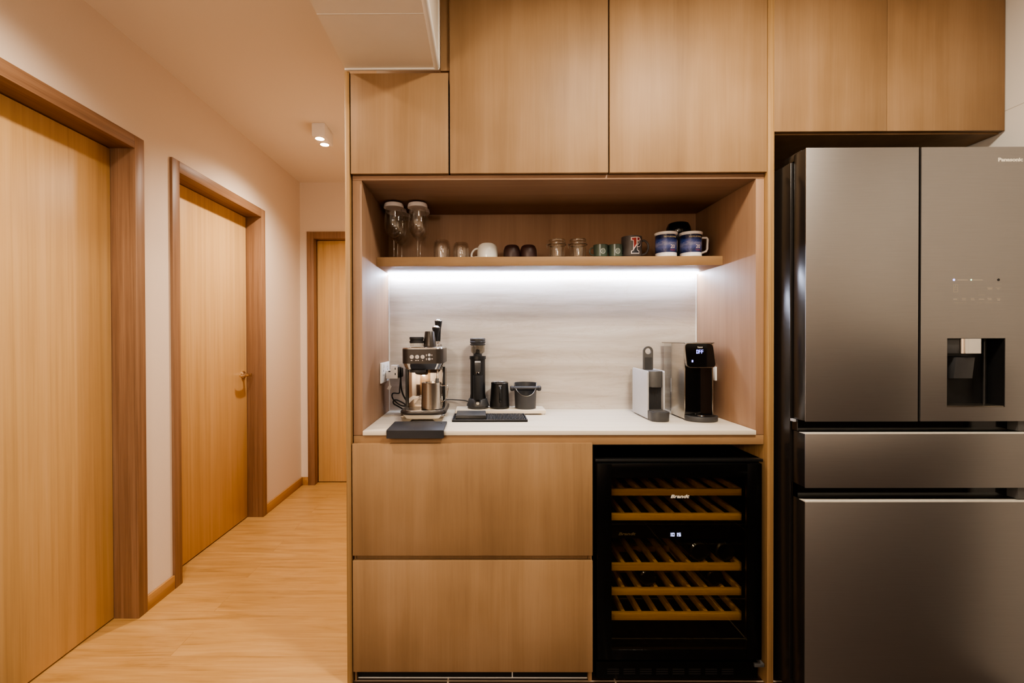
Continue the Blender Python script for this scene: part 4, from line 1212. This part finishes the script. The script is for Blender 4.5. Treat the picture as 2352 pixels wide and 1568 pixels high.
# dispenser niche
nb = MB().box(HX0 - .0005, HX1 + .0005, YDB - .0065, YDB - .0042, HZ0, HZ1)
nb.box(HX0, HX0 + .0012, YFG + .001, YDB - .0045, HZ0, HZ1).box(HX1 - .0012, HX1, YFG + .001, YDB - .0045, HZ0, HZ1).box(HX0, HX1, YFG + .001, YDB - .0045, HZ1 - .0012, HZ1)
nb.tube([(HX1 - .013, YDB - .010, HZ0 + .001), (HX1 - .013, YDB - .010, HZ1 - .001)], .006, 12)
dn = obj('water_outlet', nb, 'black', rd, label='black recessed water dispenser')
obj('outlet_tray', MB().box(HX0 + .0013, HX1 - .0013, YFG + .0015, YDB - .007, HZ0, HZ0 + .004, .001), 'dsteel', rd)
obj('chrome_nozzle', MB().prism(rrect(fx(2213.5), fx(2262), YFG + .003, YDB - .008, .012, 6, .001), fz(811.5, 2240), HZ1 - .0014), 'chrome', rd)
obj('outlet_cover', MB().box(HX0 + .002, fx(2213) - .001, YFG + .012, YDB - .008, fz(811.5, 2190), HZ1 - .0014, .001), 'charcoal', rd)
pad = MB().prism([(YFG + .014, fz(821, 2230)), (YFG + .022, fz(870, 2230)), (YDB - .0072, fz(872, 2230)), (YDB - .0072, fz(819, 2230))], fx(2206), fx(2250), axis='X', bev=.001)
obj('lever_pad', pad, 'charcoal', rd)
# panel marks
ym = YFG - .0004
mk = MB()
def line(xa_, ya, xb_, yb_, m_=None):
    (m_ or mk).box(fx(xa_), fx(xb_), ym, YFG - .0001, fz(yb_, xa_), fz(ya, xa_))
S = 202 / 2352
for xa_, ya, xb_, yb_ in ((555, 372, 835, 392), (975, 372, 1235, 392), (455, 495, 572, 503), (455, 575, 572, 582), (455, 622, 572, 629), (455, 700, 572, 708), (455, 495, 463, 708), (564, 495, 572, 708), (508, 503, 515, 575),
                         (1355, 582, 1500, 594), (1370, 612, 1490, 628), (1580, 582, 1735, 590), (1620, 612, 1690, 628), (1580, 486, 1745, 491), (1110, 780, 1300, 786),
                         (450, 885, 555, 905), (685, 868, 790, 882), (690, 905, 785, 920), (915, 868, 1015, 882), (920, 905, 1025, 920), (1130, 885, 1275, 903), (1365, 868, 1475, 882), (1380, 905, 1475, 920), (1615, 868, 1710, 882), (1630, 905, 1700, 930),
                         (470, 990, 715, 996), (750, 990, 800, 996), (1080, 988, 1230, 994), (1290, 986, 1500, 992), (1530, 988, 1720, 994)):
    line(2150 + xa_ * S, 610 + ya * S, 2150 + xb_ * S, 610 + yb_ * S)
obj('panel_marks', mk, 'mark', rd)
Rf = Matrix.Rotation(PI / 2, 4, 'X')
for px, py, m_, r_ in ((2190.2, 642.5, 'led_blue', .0032), (2229.8, 642.5, 'led_green', .0022), (2292.5, 642.3, 'void', .0040)):
    obj('pilot_light' if m_ != 'void' else 'sensor', MB().lathe([(0, .0006), (r_, .0006), (r_, 0)], fx(px), YFG - .0001, fz(py, px), 16, rot=Rf), m_, rd)
obj('lettering', move(text('Panasonic', .0165, 0, .0006, .0003, w=fx(2346.5) - fx(2290)), fx(2318.3), YFG - .0005, fz(366.5, 2318)), 'logo', rd)
# drawers with bright bevelled grips
for ya, yb_ in ((995.5, 1120), (1152, 1536)):
    z1_, z0_ = fz(ya), (fz(yb_) if yb_ < 1500 else .05)
    dw = slab('drawer', FX0, FX1, z0_, z1_)
    gp2 = MB().prism([(YFG - .0005, z1_ - .001), (YFG - .0005, z1_ + .0035), (YFG + .004, z1_ + .0042), (YFG + .030, z1_ - .0), (YFG + .030, z1_ - .001)], FX0 - .001, FX1, axis='X')
    obj('grip_edge', gp2, 'logo', dw, label='bright metal grip edge')
for ya, yb_ in ((968, 993), (1121, 1150)):
    xe = fx(2344.5)
    obj('grip_recess', MB().box(FX0 + .001, FX1 - .001, YFG + .040, YDB + .011, fz(yb_) - .002, fz(ya)), 'gloss_black', fr)
    obj('recess_end', MB().box(xe, FX1 - .002, YFG + .006, YFG + .039, fz(yb_) + .004, fz(ya)), 'dgrey', fr)
obj('hinge_cover', MB().box(FX0 + .004, FX0 + .06, YDB - .030, YDB + .06, FZT - .0195, FZT + .006, .003), 'fridge_side', fr)
obj('hinge_cover', MB().box(FX1 - .06, FX1 - .004, YDB - .030, YDB + .06, FZT - .0195, FZT + .006, .003), 'fridge_side', fr)
obj('hinge', MB().box(FX0 - .006, FX0 + .02, YDB - .012, YDB + .006, FZ1 - .009, FZ1 - .001), 'silver', fr)

# ------------------------------------------------------------------ light
def area(name, loc, size, power, col, rot=(0, 0, 0), shape='DISK', sy=None, spread=None):
    l = bpy.data.lights.new(name, 'AREA'); l.shape = shape; l.size = size
    if sy: l.size_y = sy
    l.energy = power; l.color = lin(col)[:3]
    if spread: l.spread = spread
    o = bpy.data.objects.new(name, l); COL.objects.link(o)
    o.location = loc; o.rotation_euler = rot
    return o
def spot(name, loc, power, col, angle, blend=0.8, size=0.03, rot=(0, 0, 0)):
    l = bpy.data.lights.new(name, 'SPOT'); l.energy = power; l.color = lin(col)[:3]
    l.spot_size = math.radians(angle); l.spot_blend = blend; l.shadow_soft_size = size
    o = bpy.data.objects.new(name, l); COL.objects.link(o)
    o.location = loc; o.rotation_euler = rot
    return o
area('kitchen_lamp', (.72, -.86, 2.50), .30, 34, 'fff2de')
def point(name, loc, power, col, size):
    l = bpy.data.lights.new(name, 'POINT'); l.energy = power; l.color = lin(col)[:3]; l.shadow_soft_size = size
    o = bpy.data.objects.new(name, l); COL.objects.link(o); o.location = loc
area('rear_fill', (-.3, -2.6, 2.5), 1.0, 22, 'fff6ea')  # added fill light from behind the camera, no known fixture
point('hall_ceiling_fill', (-.75, -2.7, 1.75), 50, 'fff0dd', .14)  # unseen point light added to brighten the hall ceiling and beam
for y in (1.245, 1.335):
    spot('hall_lamp', ((SX0 + SX1) / 2 - .003, y, 2.44), 46, 'ffeedb', 150, .9, .028)
spot('hall_lamp', (-1.0, -.35, 2.46), 52, 'ffeedb', 150, .9, .03)
spot('hall_lamp', (-1.0, -1.9, 2.46), 34, 'ffeedb', 150, .9, .03)

w = bpy.data.worlds.new('world'); scn.world = w
w.use_nodes = True
w.node_tree.nodes['Background'].inputs[0].default_value = (0.9, 0.8, 0.7, 1)
w.node_tree.nodes['Background'].inputs[1].default_value = 0.05

scn.view_settings.view_transform = 'AgX'
scn.view_settings.look = 'AgX - Medium High Contrast'
scn.view_settings.exposure = 0.42
scn.view_settings.gamma = 1.0
scn.cycles.use_denoising = True
scn.cycles.max_bounces = 10
scn.cycles.diffuse_bounces = 5
scn.cycles.glossy_bounces = 5
scn.cycles.transparent_max_bounces = 16
scn.cycles.sample_clamp_indirect = 6
